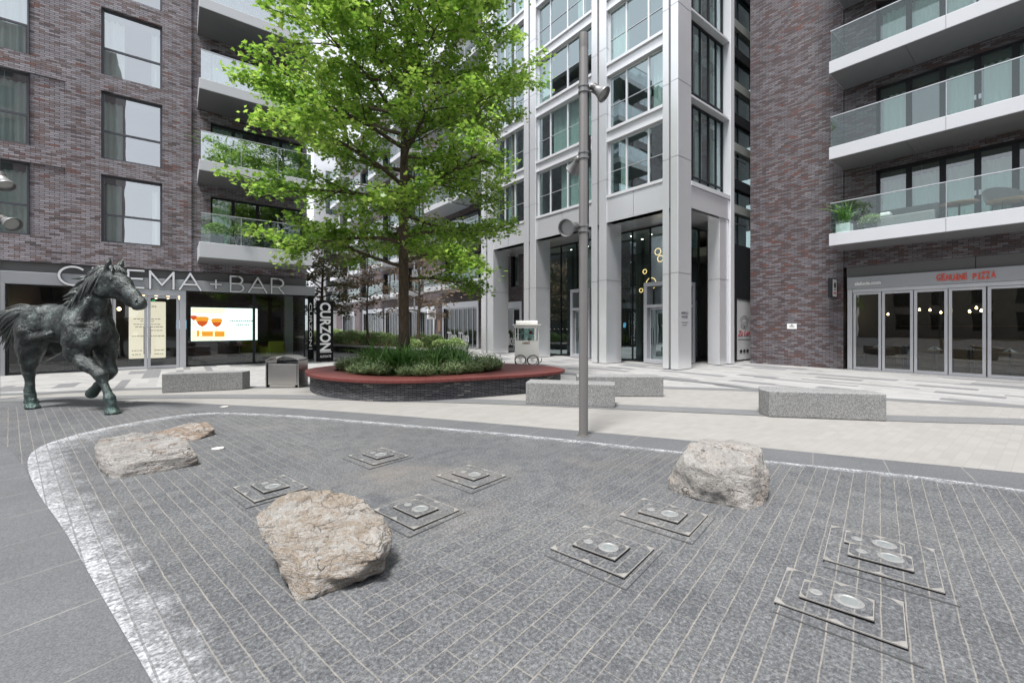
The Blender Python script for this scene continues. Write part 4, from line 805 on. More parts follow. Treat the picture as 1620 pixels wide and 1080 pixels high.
# ------------------------------------------------------------------ long brick block beyond the tree
XB=16.4; F=FX(XB); fb=thing('balcony_building','long dark brick apartment block with many balconies receding beyond the tree','building',(XB,38,0)); TB=23.0
shops=[(20.2,21.75,0,2.65),(24.9,29.55,0,2.9),(31.3,33.6,0,2.75),(33.95,36.1,0,2.85),(37.2,41.3,0,2.9),(42.3,47.7,0,2.9),(51,55.2,0,2.8)]
bbs=[(22.6,29.6),(33.1,36.6),(38.4,42.2),(44.5,48.6),(51.5,55.4)]
ops=list(shops)
bw_=[]
for (a0,a1) in bbs:
    for k in range(6): z=4.55+2.95*k; ops.append((a0+.3,a1-.25,z,z+2.2)); bw_.append((a0+.3,a1-.25,z,z+2.2,k))
for k in range(5): ops.append((20.35,21.1,4.0+2.95*k,6.4+2.95*k))
m_=MB(); wall(m_,F,18.3,58,0,TB,ops,.3); m_.quad((XB,58,0),(XB+12,58,0),(XB+12,58,TB),(XB,58,TB)); m_.quad((XB,18.3,TB),(XB+12,18.3,TB),(XB+12,58,TB),(XB,58,TB)); m_.quad((XB+12,18.3,0),(XB+12,58,0),(XB+12,58,TB),(XB+12,18.3,TB)); m_.build('wall',M['brick_far'],fb,fix=False)
rm=MB(); rm.quad((XB+3,18.4,0),(XB+3,58,0),(XB+3,58,TB),(XB+3,18.4,TB)); [rm.box(XB+.32,XB+3,18.4,57.9,3.3+2.95*k,3.6+2.95*k) for k in range(7)]; rm.build('interior',M['room'],fb)
for i,(a0,a1,z0,z1) in enumerate(shops):
    n=max(2,int((a1-a0)/.62)); mu=[a0+.12+(a1-a0-.24)*j/n for j in range(1,n)]
    f=MB(); f.box(a0-.22,a1+.22,-.06,.12,z1,z1+.42,F); f.box(a0-.22,a0,-.05,.1,.02,z1-.002,F); f.box(a1,a1+.22,-.05,.1,.02,z1-.002,F); f.build('shop_surround',M['silver'],fb)
    window(fb,F,a0+.003,a1-.003,.02,z1-.004,.1,M['silver'],M['gshop'],mull=mu,w=.07,mw=.07)
for i,(a0,a1,z0,z1,k) in enumerate(bw_):
    n=3; mu=[a0+(a1-a0)*j/n for j in range(1,n)]; rr=random.Random(i)
    window(fb,F,a0+.003,a1-.003,z0+.003,z1-.003,.2,M['dark'],M['gwin'],mull=mu,w=.08,mw=.12,cur=[(a0+.2,a0+.2+rr.uniform(.5,1.4))] if rr.random()<.7 else None,cm=M['curt'],seed=i)
for k in range(5): window(fb,F,20.353,21.097,4.003+2.95*k,6.397+2.95*k,.15,M['dark'],M['gwin'],w=.06,cur=[(20.5,20.8)],cm=M['curt'],seed=k)
for bi,(a0,a1) in enumerate(bbs):
    for k in range(6):
        z=4.12+2.95*k
        for (b0,b1,xo,dz) in (((a0,a0+(a1-a0)*.47,14.95,.1),(a0+(a1-a0)*.47+.02,a1,14.7,0)) if bi==0 else ((a0,a1,14.9,0),)):
            m_=MB(); m_.box(xo,XB-.002,b0,b1,z+dz,z+dz+.36); bo=m_.build('balcony',M['white'],fb)
            g=MB(); e=z+dz+.36; g.box(xo+.04,xo+.055,b0+.04,b1-.04,e,e+1.02); g.box(xo+.057,XB-.01,b0+.04,b0+.055,e,e+1.02); g.box(xo+.057,XB-.01,b1-.055,b1-.04,e,e+1.02); g.build('balustrade',M['gbal'],bo)
            r=MB(); r.box(xo+.03,xo+.065,b0+.03,b1-.03,e+1.022,e+1.04); [r.box(xo+.03,xo+.06,y-.015,y+.015,e,e+1.02) for y in (b0+.06,(b0+b1)/2,b1-.06)]; r.build('handrail',M['silver'],bo)
t=thing('box_sign','small white box sign projecting from the brick block beyond the tree trunk','sign',(16,30.8,2.2)); m_=MB(); m_.box(15.6,16.3,30.7,30.85,2.12,2.85); m_.build('box',M['swhite'],t,bevel=.015); m_=MB(); m_.box(16.3,XB-.002,30.75,30.8,2.5,2.56); m_.build('bracket',M['dark'],t); m_=MB(); [m_.box(15.72,16.15,30.69,30.698,z,z+.04) for z in (2.35,2.47,2.6)]; m_.build('writing',M['dgrey'],t)
m_=MB(); m_.box(XB-.03,XB-.002,30.1,30.45,1.15,2.0); t=top(m_.build('notice_board',M['wood']),'small brownish notice board on the brick pier beside the market shop','notice',(XB,30.3,1.15))
t=thing('market_lettering','white lettering Tian Tian Market across the lower shop windows of the brick block','sign',(XB,25,.35))
m_=MB(); put_text(m_,'Tian Tian',(XB+.08,29.2,.42),(0,-1,0),(0,0,1),w=3.1,h=.72,ext=.005,off=.03); put_text(m_,'Market',(XB+.08,22.75,.36),(0,-1,0),(0,0,1),w=2.35,h=.72,ext=.005,off=.03); m_.build('lettering',M['swhite'],t,fix=False)
# far ends
eb=thing('pale_building','pale panelled building with tall green glazed windows closing the far end of the lane','building',(17,60,0)); G=FY(60); ops=[(15.6+2.6*i,17.1+2.6*i,3.6+3.2*k,6.1+3.2*k) for i in range(4) for k in range(6)]
m_=MB(); wall(m_,G,14.1,27,0,25,ops,.2); m_.quad((14.1,60,0),(14.1,75,0),(14.1,75,25),(14.1,60,25)); m_.box(14.1,27,62,75,25,25.2); m_.quad((14.2,62,0),(27,62,0),(27,62,25),(14.2,62,25)); m_.build('wall',M['aluw'],eb,fix=False)
for o_ in ops: window(eb,G,o_[0]+.003,o_[1]-.003,o_[2]+.003,o_[3]-.003,.1,M['dark'],M['gtow'],mull=((o_[0]+o_[1])/2,),trans=(o_[2]+.9,),w=.07)
tb=thing('tan_building','low tan building seen through the gap beside the cinema corner','building',(21,88,0)); G=FY(88); ops=[(19.5+2*i,20.7+2*i,2+3*k,3.8+3*k) for i in range(4) for k in range(3)]
m_=MB(); wall(m_,G,17,30,0,10.8,ops,.2); m_.quad((17,88,0),(17,96,0),(17,96,10.8),(17,88,10.8)); m_.quad((17,88,10.8),(30,88,10.8),(30,96,10.8),(17,96,10.8)); m_.build('wall',M['tan'],tb,fix=False); m_=MB(); m_.box(16.8,30.2,-.2,8.2,10.81,11.0,G); m_.build('roof',M['concrete'],tb)
for o_ in ops: window(tb,G,o_[0]+.003,o_[1]-.003,o_[2]+.003,o_[3]-.003,.1,M['dark'],M['gwin'],w=.07)
# blocks round the rest of the square, seen only as reflections in the glass
def block(label,F_,a0,a1,zt,mat,dep,pitch=3.4):
    t=thing('facing_building',label,'building',F_((a0+a1)/2,0,0)); ops=[]; n=int((a1-a0)/pitch)
    for i in range(n):
        for k in range(int((zt-1.5)/3.1)): ops.append((a0+.9+pitch*i,a0+2.5+pitch*i,1.0+3.1*k,3.1+3.1*k))
    m_=MB(); wall(m_,F_,a0,a1,0,zt,ops,.2); m_.quad(F_(a0,0,zt),F_(a1,0,zt),F_(a1,dep,zt),F_(a0,dep,zt)); m_.quad(F_(a0,0,0),F_(a0,dep,0),F_(a0,dep,zt),F_(a0,0,zt)); m_.quad(F_(a1,0,0),F_(a1,dep,0),F_(a1,dep,zt),F_(a1,0,zt)); m_.build('wall',mat,t,fix=False)
    g=MB(); [g.quad(F_(o[0],.15,o[2]),F_(o[1],.15,o[2]),F_(o[1],.15,o[3]),F_(o[0],.15,o[3])) for o in ops]; q=g.build('window',M['dark'],t)
block('beige brick apartment block across the square reflected in the pizzeria glass',lambda a,d,z:(-34-d,a,z),-30,17,13,M['beige'],8)
block('low grey block behind the viewer reflected in the lobby glass',lambda a,d,z:(a,-34-d,z),-3,34,7.5,M['brick_far'],8)
block('tall dark brick block behind the viewer reflected in the left hand cinema windows',lambda a,d,z:(a,-21-d,z),-32,-5.1,31,M['brick_far'],10)
# ------------------------------------------------------------------ granite benches
def bench(poly,label):
    t=thing('granite_bench',label,'bench',(sum(p[0] for p in poly)/len(poly),sum(p[1] for p in poly)/len(poly),.004),group='granite benches')
    m_=MB(); m_.prism(poly,.012,.455); m_.build('block',M['bench'],t,bevel=.012)
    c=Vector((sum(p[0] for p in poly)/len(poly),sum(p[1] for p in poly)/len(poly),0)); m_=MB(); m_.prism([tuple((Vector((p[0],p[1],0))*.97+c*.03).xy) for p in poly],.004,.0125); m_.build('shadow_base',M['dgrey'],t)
bench([(8.16,3.15),(9.33,1.80),(9.72,2.14),(8.72,3.55),(8.31,3.37)],'granite bench in front of the dark brick wall, its left end cut at an angle')
bench([(5.58,6.69),(6.68,5.32),(7.08,5.64),(5.98,7.02)],'granite bench beside the lamp post and the end of the red planter')
bench([(7.10,6.72),(8.61,5.50),(8.93,5.90),(7.5,7.12)],'granite bench behind another bench, in front of the silver tower')
bench([(-.27,13.11),(1.3,12.59),(1.49,12.78),(1.40,13.05),(-.12,13.58)],'granite bench between the bronze horse and the steel litter bin')
# ------------------------------------------------------------------ litter bin
t=thing('litter_bin','brushed steel litter bin with an arched hood beside the red planter','litter bin',(2.29,12.5,.004),R(-40))
m_=MB(); m_.box(-.39,.39,-.2,.2,.07,.61); m_.build('body',M['binst'],t,world=False,bevel=.006)
m_=MB(); m_.box(-.27,.36,-.212,-.203,.10,.60); m_.build('door',M['binst'],t,world=False,bevel=.004)
for s_ in (-1,1):
    m_=MB(); m_.box(s_*.425-.012,s_*.425+.012,-.23,.23,.0,.70); m_.build('side_panel',M['binst'],t,world=False,bevel=.004)
m_=MB(); n=14; vs=[]; fs=[]
for i in range(n+1):
    a=-1+2*i/n; x,z=a*.437,.70+.105*(1-a*a); vs+=[(x,-.23,z),(x,.23,z),(x,-.23,z+.022),(x,.23,z+.022)]
for i in range(n): b=4*i; fs+=[(b,b+4,b+5,b+1),(b+2,b+3,b+7,b+6),(b,b+2,b+6,b+4),(b+1,b+5,b+7,b+3)]
m_.add(vs,fs); m_.build('hood',M['steel'],t,world=False); m_=MB(); m_.box(-.25,.25,-.10,.10,.612,.618); m_.build('opening',M['black'],t,world=False)
m_=MB(); m_.box(-.36,.36,-.18,.18,.0,.068); m_.build('plinth',M['dark'],t,world=False); m_=MB(); m_.box(-.33,.33,-.225,-.2,.02,.065); m_.build('kick_plate',M['steel'],t,world=False)
# ------------------------------------------------------------------ lamp posts
def floodlight(root,org,base,d,arm,s=1.0):
    """bracket clamp at base on the pole, arm towards `arm`, bell shaped head pointing along d"""
    base=Vector(base); arm=Vector(arm); d=Vector(d).normalized()
    m_=MB(); m_.lathe([(.071,-.06),(.071,.06)],16,Matrix.Translation(base)); m_.lathe([(.08,-.055),(.08,-.025)],16,Matrix.Translation(base)); m_.lathe([(.08,.025),(.08,.055)],16,Matrix.Translation(base))
    fl=m_.build('clamp',M['lamp'],root,angle=30)
    p=base+arm; m_=MB(); m_.tube([base+Vector((0,0,.03)),p+Vector((0,0,.03))],.016,6); m_.tube([base+Vector((0,0,-.04)),p+Vector((0,0,-.03))],.016,6); m_.box(p.x-.03,p.x+.03,p.y-.03,p.y+.03,p.z-.06,p.z+.06); m_.build('arm',M['pole'],root)
    q=d.to_track_quat('Z','Y').to_matrix().to_4x4(); T=Matrix.Translation(p+d*.02)@q@Matrix.Scale(s,4)
    m_=MB(); m_.lathe([(.055,-.14),(.075,-.12),(.08,.0),(.09,.02),(.092,.05),(.15,.2),(.165,.215),(.165,.235),(.15,.237),(.13,.18)],24,T); h=m_.build('floodlight',M['lamp'],root,angle=35)
    m_=MB(); m_.lathe([(.02,.178),(.128,.182)],20,T); m_.build('lens',M['lens'],h); m_=MB()
    for k in range(5): m_.lathe([(.088,-.1+.02*k),(.088,-.093+.02*k)],18,T)
    m_.build('cooling_fin',M['pole'],h)
rt=Vector((.788,-.616,0)); fw=Vector((.616,.788,0))
lp=thing('lamp_post','tall grey tubular lamp post with three floodlights standing by the fountain rim','lamp post',(4.64,4.26,.016))
P=Vector((4.64,4.26,0)); m_=MB(); m_.tube([(4.64,4.26,.018),(4.643,4.262,3.0),(4.66,4.275,5.82)],[.066,.066,.066],20); m_.build('pole',M['pole'],lp,angle=40)
m_=MB(); m_.lathe([(.066,5.60),(.068,5.61),(.068,5.822),(.05,5.83)],20,Matrix.Translation((4.66,4.275,0))); m_.build('collar',M['pole'],lp,angle=40)
m_=MB(); m_.lathe([(.1,.018),(.1,.026)],20,Matrix.Translation(P)); m_.build('base_plate',M['steel'],lp)
floodlight(lp,None,(4.655,4.27,5.02),rt*.62-fw*.35+Vector((0,0,-.62)),rt*.17+fw*.02+Vector((0,0,.02)),.7)
floodlight(lp,None,(4.65,4.267,4.06),-rt*.35+fw*.75+Vector((0,0,-.55)),-rt*.06+fw*.15+Vector((0,0,-.02)),.66)
floodlight(lp,None,(4.645,4.264,3.0),-rt*.62-fw*.72+Vector((0,0,-.22)),-rt*.15-fw*.02+Vector((0,0,.02)),.78)
m_=MB(); m_.box(4.70,4.73,4.2,4.24,3.9,4.35); m_.tube([P+rt*.07+Vector((0,0,2.75)),P+rt*.072+Vector((0,0,5.0))],.008,5); m_.build('cable',M['dark'],lp)
l2=thing('lamp_post','grey lamp post at the edge of the paving beyond the bronze horse','lamp post',(-3.08,14.2,.016))
m_=MB(); m_.tube([(-3.08,14.2,.018),(-3.08,14.2,5.8)],.066,20); m_.build('pole',M['pole'],l2,angle=40)
floodlight(l2,None,(-3.08,14.2,4.80),rt*.55-fw*.15+Vector((0,0,-.8)),rt*.13,1.0); floodlight(l2,None,(-3.08,14.2,3.86),rt*.85-fw*.1+Vector((0,0,-.42)),rt*.2+Vector((0,0,.02)),1.0)
m_=MB(); m_.tube([(11.3,24,.45),(11.3,24,6.3)],[.05,.04],10); t=top(m_.build('lamp_column',M['silver'],angle=40),'slim pale lamp column just behind the tree trunk','lamp column',(11.3,24,.45))
# ------------------------------------------------------------------ ground lights, fountain covers
for (x,y,l) in ((-.75,11.9,'small white disc set in the dark paving near the raised hoof of the horse'),(.74,10.04,'small white disc set in the dark band right of the flat rocks'),(.42,6.68,'small white disc set in the fountain setts right of the flat rock')):
    t=thing('ground_light',l,'ground light',(x,y,.02)); m_=MB(); m_.lathe([(.085,.017),(.085,.026),(.07,.028)],24,Matrix.Translation((x,y,0))); m_.build('rim',M['steel'],t); m_=MB(); m_.lathe([(.068,.0285),(.04,.031)],24,Matrix.Translation((x,y,0))); m_.build('lens',M['concrete'],t)
def cover(x,y,label,lids=((0,.01),),sx_=.47,sy_=.56):
    t=thing('fountain_cover',label,'fountain cover',(x,y,.021),R(11.5),group='fountain jet covers')
    FZ=lambda a,d,zz:(a,zz,d)
    def B(m_,n,mat,par=t,lift=.011):
        # the floor falls away towards the near corner, so the covers stand proud there
        m_.v=[(p[0],p[1],p[2]+(max(0,.5*lift*(1-(p[0]/sx_+p[1]/sy_))) if p[2]>.0035 else 0)) for p in m_.v]
        return m_.build(n,mat,par,world=False)
    ox,oy=sx_/2+.08,sy_/2+.05
    m_=MB(); m_.box(-ox,ox-.06,-oy,oy-.06,.001,.0045); B(m_,'surround',M['setts'],lift=.004)
    m_=MB(); m_.box(-ox-.0025,ox-.06,-oy-.0025,oy-.06,.0005,.0036); B(m_,'joint',M['dgrey'],lift=.0035)
    m_=MB(); m_.box(-sx_/2-.002,sx_/2-.004,-sy_/2-.002,sy_/2-.004,.001,.006); B(m_,'tray_gap_shade',M['black'])  # black strip painting in the shaded gap below the tray rim
    m_=MB(); frame(m_,FZ,-sx_/2,sx_/2,-sy_/2,sy_/2,.0062,.0125,.0055)
    for ex,ey in ((-1,-1),(1,-1),(-1,1),(1,1)):
        a,b=ex*(sx_/2-.005),ey*(sy_/2-.005); m_.add([(a,b,.0122),(a-ex*.055,b,.0122),(a,b-ey*.055,.0122)],[(0,1,2)])
    for a in (-sx_/2+.005,sx_/2-.005): e=1 if a>0 else -1; m_.add([(a,-.045,.0122),(a-e*.035,0,.0122),(a,.045,.0122)],[(0,1,2)])
    B(m_,'tray_edge',M['covst'])
    m_=MB(); m_.box(-sx_/2+.0058,sx_/2-.0058,-sy_/2+.0058,sy_/2-.0058,.0063,.011); B(m_,'tray_infill',M['setts'])
    for (lx,ly) in lids:
        w_,h_=.115,.165; L=.019
        m_=MB(); m_.box(lx-w_-.002,lx+w_-.003,ly-h_-.002,ly+h_-.003,.0115,.018); B(m_,'lid_gap_shade',M['black'],lift=L)  # same for the lid: black strip for the shade under its edge
        m_=MB(); frame(m_,FZ,lx-w_,lx+w_,ly-h_,ly+h_,.0182,.0245,.005)
        for ex,ey in ((-1,-1),(1,-1),(-1,1),(1,1)):
            a,b=lx+ex*(w_-.005),ly+ey*(h_-.005); m_.add([(a,b,.0243),(a-ex*.035,b,.0243),(a,b-ey*.035,.0243)],[(0,1,2)])
        li=B(m_,'lid_edge',M['covst'],lift=L)
        m_=MB(); m_.box(lx-w_+.0052,lx+w_-.0052,ly-h_+.0052,ly+h_-.0052,.0183,.0232); B(m_,'lid_infill',M['setts'],li,L)
        T=Matrix.Translation((lx+.005,ly-.055,0)); m_=MB(); m_.lathe([(.07,.0225),(.07,.0275),(.055,.030),(.05,.027)],28,T); B(m_,'nozzle_ring',M['ringst'],li,L); m_=MB(); m_.lathe([(.049,.0265),(.01,.029)],24,T); B(m_,'nozzle_lens',M['noz'],li,L)
        T=Matrix.Translation((lx-.01,ly+.095,0)); m_=MB(); m_.lathe([(.034,.0225),(.034,.027),(.022,.030),(.008,.028)],18,T); B(m_,'drain',M['ringst'],li,L)
M['ringst']=plain('worn_nozzle_ring',(.36,.36,.355),.4,.5,.3,30)
M['covst']=plain('worn_steel_edge',(.33,.315,.295),.5,.4,.4,25)
M['noz']=plain('nozzle_glass',(.26,.28,.28),.15,.3,.15,20)
for x,y,l in ((2.36,1.99,'fountain jet cover in the paving between the front boulder and the lowest cover'),(3.18,2.03,'fountain jet cover at the foot of the rounded boulder'),(2.96,.78,'fountain jet cover lowest in the picture, close to the double one'),(1.61,3.38,'fountain jet cover just behind the rough front boulder'),(2.43,3.80,'fountain jet cover in the middle of the fountain floor'),(1.92,5.07,'fountain jet cover farthest from the viewer'),(.72,4.72,'fountain jet cover half hidden behind the rough front boulder')): cover(x,y,l)
cover(3.80,.77,'large fountain jet cover with two lids',((-.07,0),(.14,.03)),.66,.58)
# ------------------------------------------------------------------ rocks
def solid(pts,vox):
    me=bpy.data.meshes.new('h'); bm=bmesh.new(); [bm.verts.new(p) for p in pts]; bmesh.ops.convex_hull(bm,input=bm.verts); 
    loose=[v for v in bm.verts if not v.link_faces]; bmesh.ops.delete(bm,geom=loose,context='VERTS'); bm.to_mesh(me); bm.free()
    ob=bpy.data.objects.new('h',me); COL.objects.link(ob); mo=ob.modifiers.new('r','REMESH'); mo.mode='VOXEL'; mo.voxel_size=vox
    bpy.context.view_layer.update(); dg=bpy.context.evaluated_depsgraph_get(); out=bpy.data.meshes.new_from_object(ob.evaluated_get(dg)); bpy.data.objects.remove(ob); return out
def lap(me,it,f=.5):
    n=len(me.vertices); co_=np.empty(n*3); me.vertices.foreach_get('co',co_); co_=co_.reshape(-1,3)
    e=np.empty(len(me.edges)*2,int); me.edges.foreach_get('vertices',e); e=e.reshape(-1,2); deg=np.bincount(e.ravel(),minlength=n).astype(float); deg[deg==0]=1
    for _ in range(it):
        s_=np.zeros_like(co_); np.add.at(s_,e[:,0],co_[e[:,1]]); np.add.at(s_,e[:,1],co_[e[:,0]]); co_+=f*(s_/deg[:,None]-co_)
    me.vertices.foreach_set('co',co_.ravel()); me.update()
def cpt(u,v,Y):
    X=(u-810)/680*Y; w=rt*X+fw*Y; return Vector((w.x,w.y,1.6-(v-515)/680*Y))
def rock(pts,base,label,mat,vox,sm,amp,strata,axis,freq,seed):
    me=solid([Vector(p)-Vector((0,0,0)) for p in pts],vox); lap(me,sm)
    me.update(); off=Vector((seed*7.1,seed*3.3,seed)); ax=Vector(axis).normalized()
    nn=[v.normal.copy() for v in me.vertices]
    for v,n_ in zip(me.vertices,nn):
        p=v.co*freq+off
        a=mnoise.fractal(p,.85,2.1,6)*.75+(abs(mnoise.noise(p*.8))-.25)*.7
        q=v.co.dot(ax)*strata+mnoise.noise(v.co*3+off)*1.3
        st=(abs((q%1)-.5)-.25) if strata else 0
        cr=mnoise.noise(v.co*freq*4.5+off)*.16-abs(mnoise.noise(v.co*freq*2.1+off*2))*.55+.12
        d=amp*(a+cr)+amp*.9*st*max(0,1-abs(n_.dot(ax)))
        v.co+=n_*d
    lap(me,1,.3)
    zz=[v.co.z for v in me.vertices]
    for v in me.vertices:
        if v.co.z<.012: v.co.z=.012
    me.polygons.foreach_set('use_smooth',[True]*len(me.polygons)); me.materials.clear(); me.materials.append(mat)
    o=bpy.data.objects.new('rock',me); COL.objects.link(o); ORG[o.name]=Vector(); return top(o,label,'rock',base)
def base_pt(u,Y): w=rt*((u-810)/680*Y)+fw*Y; return Vector((w.x,w.y,-.03))
A_=[cpt(402,815,2.8),cpt(432,792,3.0),cpt(470,777,3.2),cpt(520,770,3.25),cpt(580,787,3.15),cpt(605,815,2.95),cpt(622,852,2.85),cpt(606,908,2.7),cpt(492,905,2.52),cpt(598,882,2.6),cpt(472,956,2.46),cpt(440,893,2.66),cpt(414,850,2.74),cpt(600,905,2.68),base_pt(525,2.95),base_pt(570,2.9),base_pt(488,2.53),base_pt(582,2.72)]
rock(A_,(.9,3.0,.02),'rough tan and grey boulder nearest the viewer on the fountain floor',M['rockA'],.012,1,.048,6.5,(.3,-.3,.9),4.2,3)
B_=[cpt(1092,702,4.2),cpt(1112,692,4.5),cpt(1190,701,4.5),cpt(1205,708,4.15),cpt(1219,752,3.95),cpt(1214,798,3.84),cpt(1183,812,3.68),cpt(1100,793,3.9),cpt(1060,777,4.15),cpt(1053,756,4.2),cpt(1074,733,4.05),cpt(1120,742,3.8),cpt(1195,735,3.78),base_pt(1190,4.6),base_pt(1085,4.6),base_pt(1180,3.72),base_pt(1212,3.9),base_pt(1070,4.2)]
rock(B_,(4.0,2.0,.02),'rounded pale pinkish boulder by the fountain rim at the right',M['rockB'],.0125,16,.028,0,(0,.3,1),3.4,5)
C_=[cpt(147,706,4.9),cpt(156,694,5.15),cpt(210,684,5.5),cpt(250,685,5.45),cpt(285,692,5.3),cpt(303,703,5.0),cpt(313,722,4.87),cpt(313,738,4.88),cpt(184,743,4.48),cpt(224,728,4.58),cpt(268,713,4.78),cpt(178,763,4.41),cpt(230,756,4.55),cpt(160,742,4.66),cpt(152,725,4.8),base_pt(170,4.6),base_pt(182,4.45),base_pt(312,4.92),base_pt(230,5.3),base_pt(290,5.2),base_pt(165,4.95)]
rock(C_,(-.3,6.5,.02),'flat layered slab of grey and brown rock near the horse, the larger of two',M['rockC'],.011,0,.02,12,(.05,.05,1),3.4,8)
D_=[cpt(225,689,6.2),cpt(240,686,6.4),cpt(300,668,6.7),cpt(330,666,6.5),cpt(339,677,6.25),cpt(336,690,6.2),cpt(300,704,5.82),cpt(280,699,5.85),base_pt(250,6.1),base_pt(320,6.4),base_pt(300,5.9)]
rock(D_,(.1,7.8,.02),'low splintered rock with rusty edges behind the flat slab',M['rockD'],.011,0,.024,13,(.1,.0,1),4,11)
# ------------------------------------------------------------------ oval planter
def closed(L,n):
    L=[Vector((p[0],p[1],0)) for p in L]
    for _ in range(3):
        N=[]
        for a,b in zip(L,L[1:]+L[:1]): N+=[a*.75+b*.25,a*.25+b*.75]
        L=N
    L=L+[L[0]]; return resample([(p.x,p.y) for p in L],n+1)[:-1]
outp=closed([(2.42,11.2),(2.48,10.1),(2.95,9.1),(3.6,8.42),(4.4,8.05),(5.6,7.82),(6.9,7.55),(7.9,7.75),(8.3,8.6),(8.1,9.8),(7.4,10.9),(6.3,12.0),(5.0,12.8),(3.7,12.9),(2.7,12.3)],120)
inp=closed([(3.1,11.6),(3.15,10.3),(3.6,9.3),(4.4,8.72),(5.4,8.5),(6.3,8.65),(7.0,9.4),(7.0,10.4),(6.3,11.4),(5.2,12.1),(4.0,12.2)],120)
pl=thing('oval_planter','oval raised planter of stacked dark slate with a wide red coping','planter',(5.2,10.2,.004))
k0=min(range(120),key=lambda k:(inp[k]-outp[0]).length); inp=inp[k0:]+inp[:k0]
def ring(mb,A,B,z0,z1):
    n=len(A); vs=[]
    for a,b in zip(A,B): vs+=[(a.x,a.y,z0),(a.x,a.y,z1),(b.x,b.y,z1),(b.x,b.y,z0)]
    fs=[]
    for i in range(n):
        j=(i+1)%n
        for q in range(4): fs.append((4*i+q,4*j+q,4*j+(q+1)%4,4*i+(q+1)%4))
    mb.add(vs,fs)
def inset(A,w):
    n=len(A); out=[]
    for i in range(n):
        t_=(A[(i+1)%n]-A[i-1]).normalized(); out.append(Vector((A[i].x-t_.y*w,A[i].y+t_.x*w,0)))
    return out
sgn=1 if (inset(outp,.1)[0]-Vector((5.2,10.2,0))).length<(outp[0]-Vector((5.2,10.2,0))).length else -1
wl_o=inset(outp,.11*sgn)
m_=MB(); ring(m_,wl_o,inset(wl_o,.3*sgn),.004,.395); m_.build('wall',M['slate'],pl)
m_=MB(); ring(m_,outp,inp,.398,.47); m_.build('coping',M['coping'],pl,bevel=.012)
m_=MB(); m_.add([(p.x,p.y,.43) for p in inset(inp,-.02*sgn)],[tuple(range(120))]); o=m_.build('soil',M['soil'],pl)
# ------------------------------------------------------------------ long raised bed
lbd=thing('raised_bed','long raised planting bed with a dark wall and pale coping along the lane','planter',(9.5,25,.004))
bd=[(9.55,19.6),(7.0,29.6),(5.9,36),(8.5,44),(12.6,40),(13.0,24),(11.8,19.3)]
m_=MB(); m_.prism(bd,.004,.36); m_.build('wall',M['slate'],lbd)
m_=MB(); bv=[Vector((p[0],p[1],0)) for p in bd]; 
s2=1 if sum(a.x*b.y-b.x*a.y for a,b in zip(bv,bv[1:]+bv[:1]))>0 else -1
ring(m_,inset(bv,-.05*s2),inset(bv,.35*s2),.362,.45); m_.build('coping',M['concrete'],lbd); m_=MB(); m_.add([(p.x,p.y,.42) for p in inset(bv,.3*s2)],[tuple(range(len(bv)))]); m_.build('soil',M['soil'],lbd)
# ------------------------------------------------------------------ plants
class LB:
    """leaf collector (numpy)"""
    def __init__(s): s.v=[];s.n=[]
    def add(s,verts): s.v.append(verts); s.n.append(len(verts))
def leaves_mesh(name,shape,pos,rot,scl):
    """shape (k,3); pos (n,3); rot (n,3,3); scl (n,)"""
    n=len(pos); k=len(shape); V=np.einsum('nij,kj->nki',rot,shape)*scl[:,None,None]+pos[:,None,:]
    me=bpy.data.meshes.new(name); me.vertices.add(n*k); me.vertices.foreach_set('co',V.reshape(-1).astype(np.float32))
    me.loops.add(n*k); me.loops.foreach_set('vertex_index',np.arange(n*k,dtype=np.int32)); me.polygons.add(n); me.polygons.foreach_set('loop_start',np.arange(0,n*k,k,dtype=np.int32)); me.update(calc_edges=True); me.validate(); return me
def rotmats(n,tilt,rng):
    """random heading; normal tilted away from up by about tilt"""
    az=rng.uniform(0,2*PI,n); th=np.abs(rng.normal(0,tilt,n)); ta=rng.uniform(0,2*PI,n)
    nz=np.stack([np.sin(th)*np.cos(ta),np.sin(th)*np.sin(ta),np.cos(th)],1); x=np.stack([np.cos(az),np.sin(az),np.zeros(n)],1)
    x-=nz*np.sum(x*nz,1)[:,None]; x/=np.linalg.norm(x,axis=1)[:,None]; y=np.cross(nz,x); return np.stack([x,y,nz],2)
LEAF=np.array([(0,0,0),(.18,.12,.0),(.1,.36,.02),(.36,.2,.0),(.44,.5,.06),(.62,.22,.0),(1,0,-.08),(.62,-.22,.0),(.44,-.5,.06),(.36,-.2,.0),(.1,-.36,.02),(.18,-.12,0)],float)
def blob_leaf(w=.3): return np.array([(0,0,0),(.3,w,.02),(.75,w*.8,.0),(1,0,-.05),(.75,-w*.8,0),(.3,-w,.02)],float)
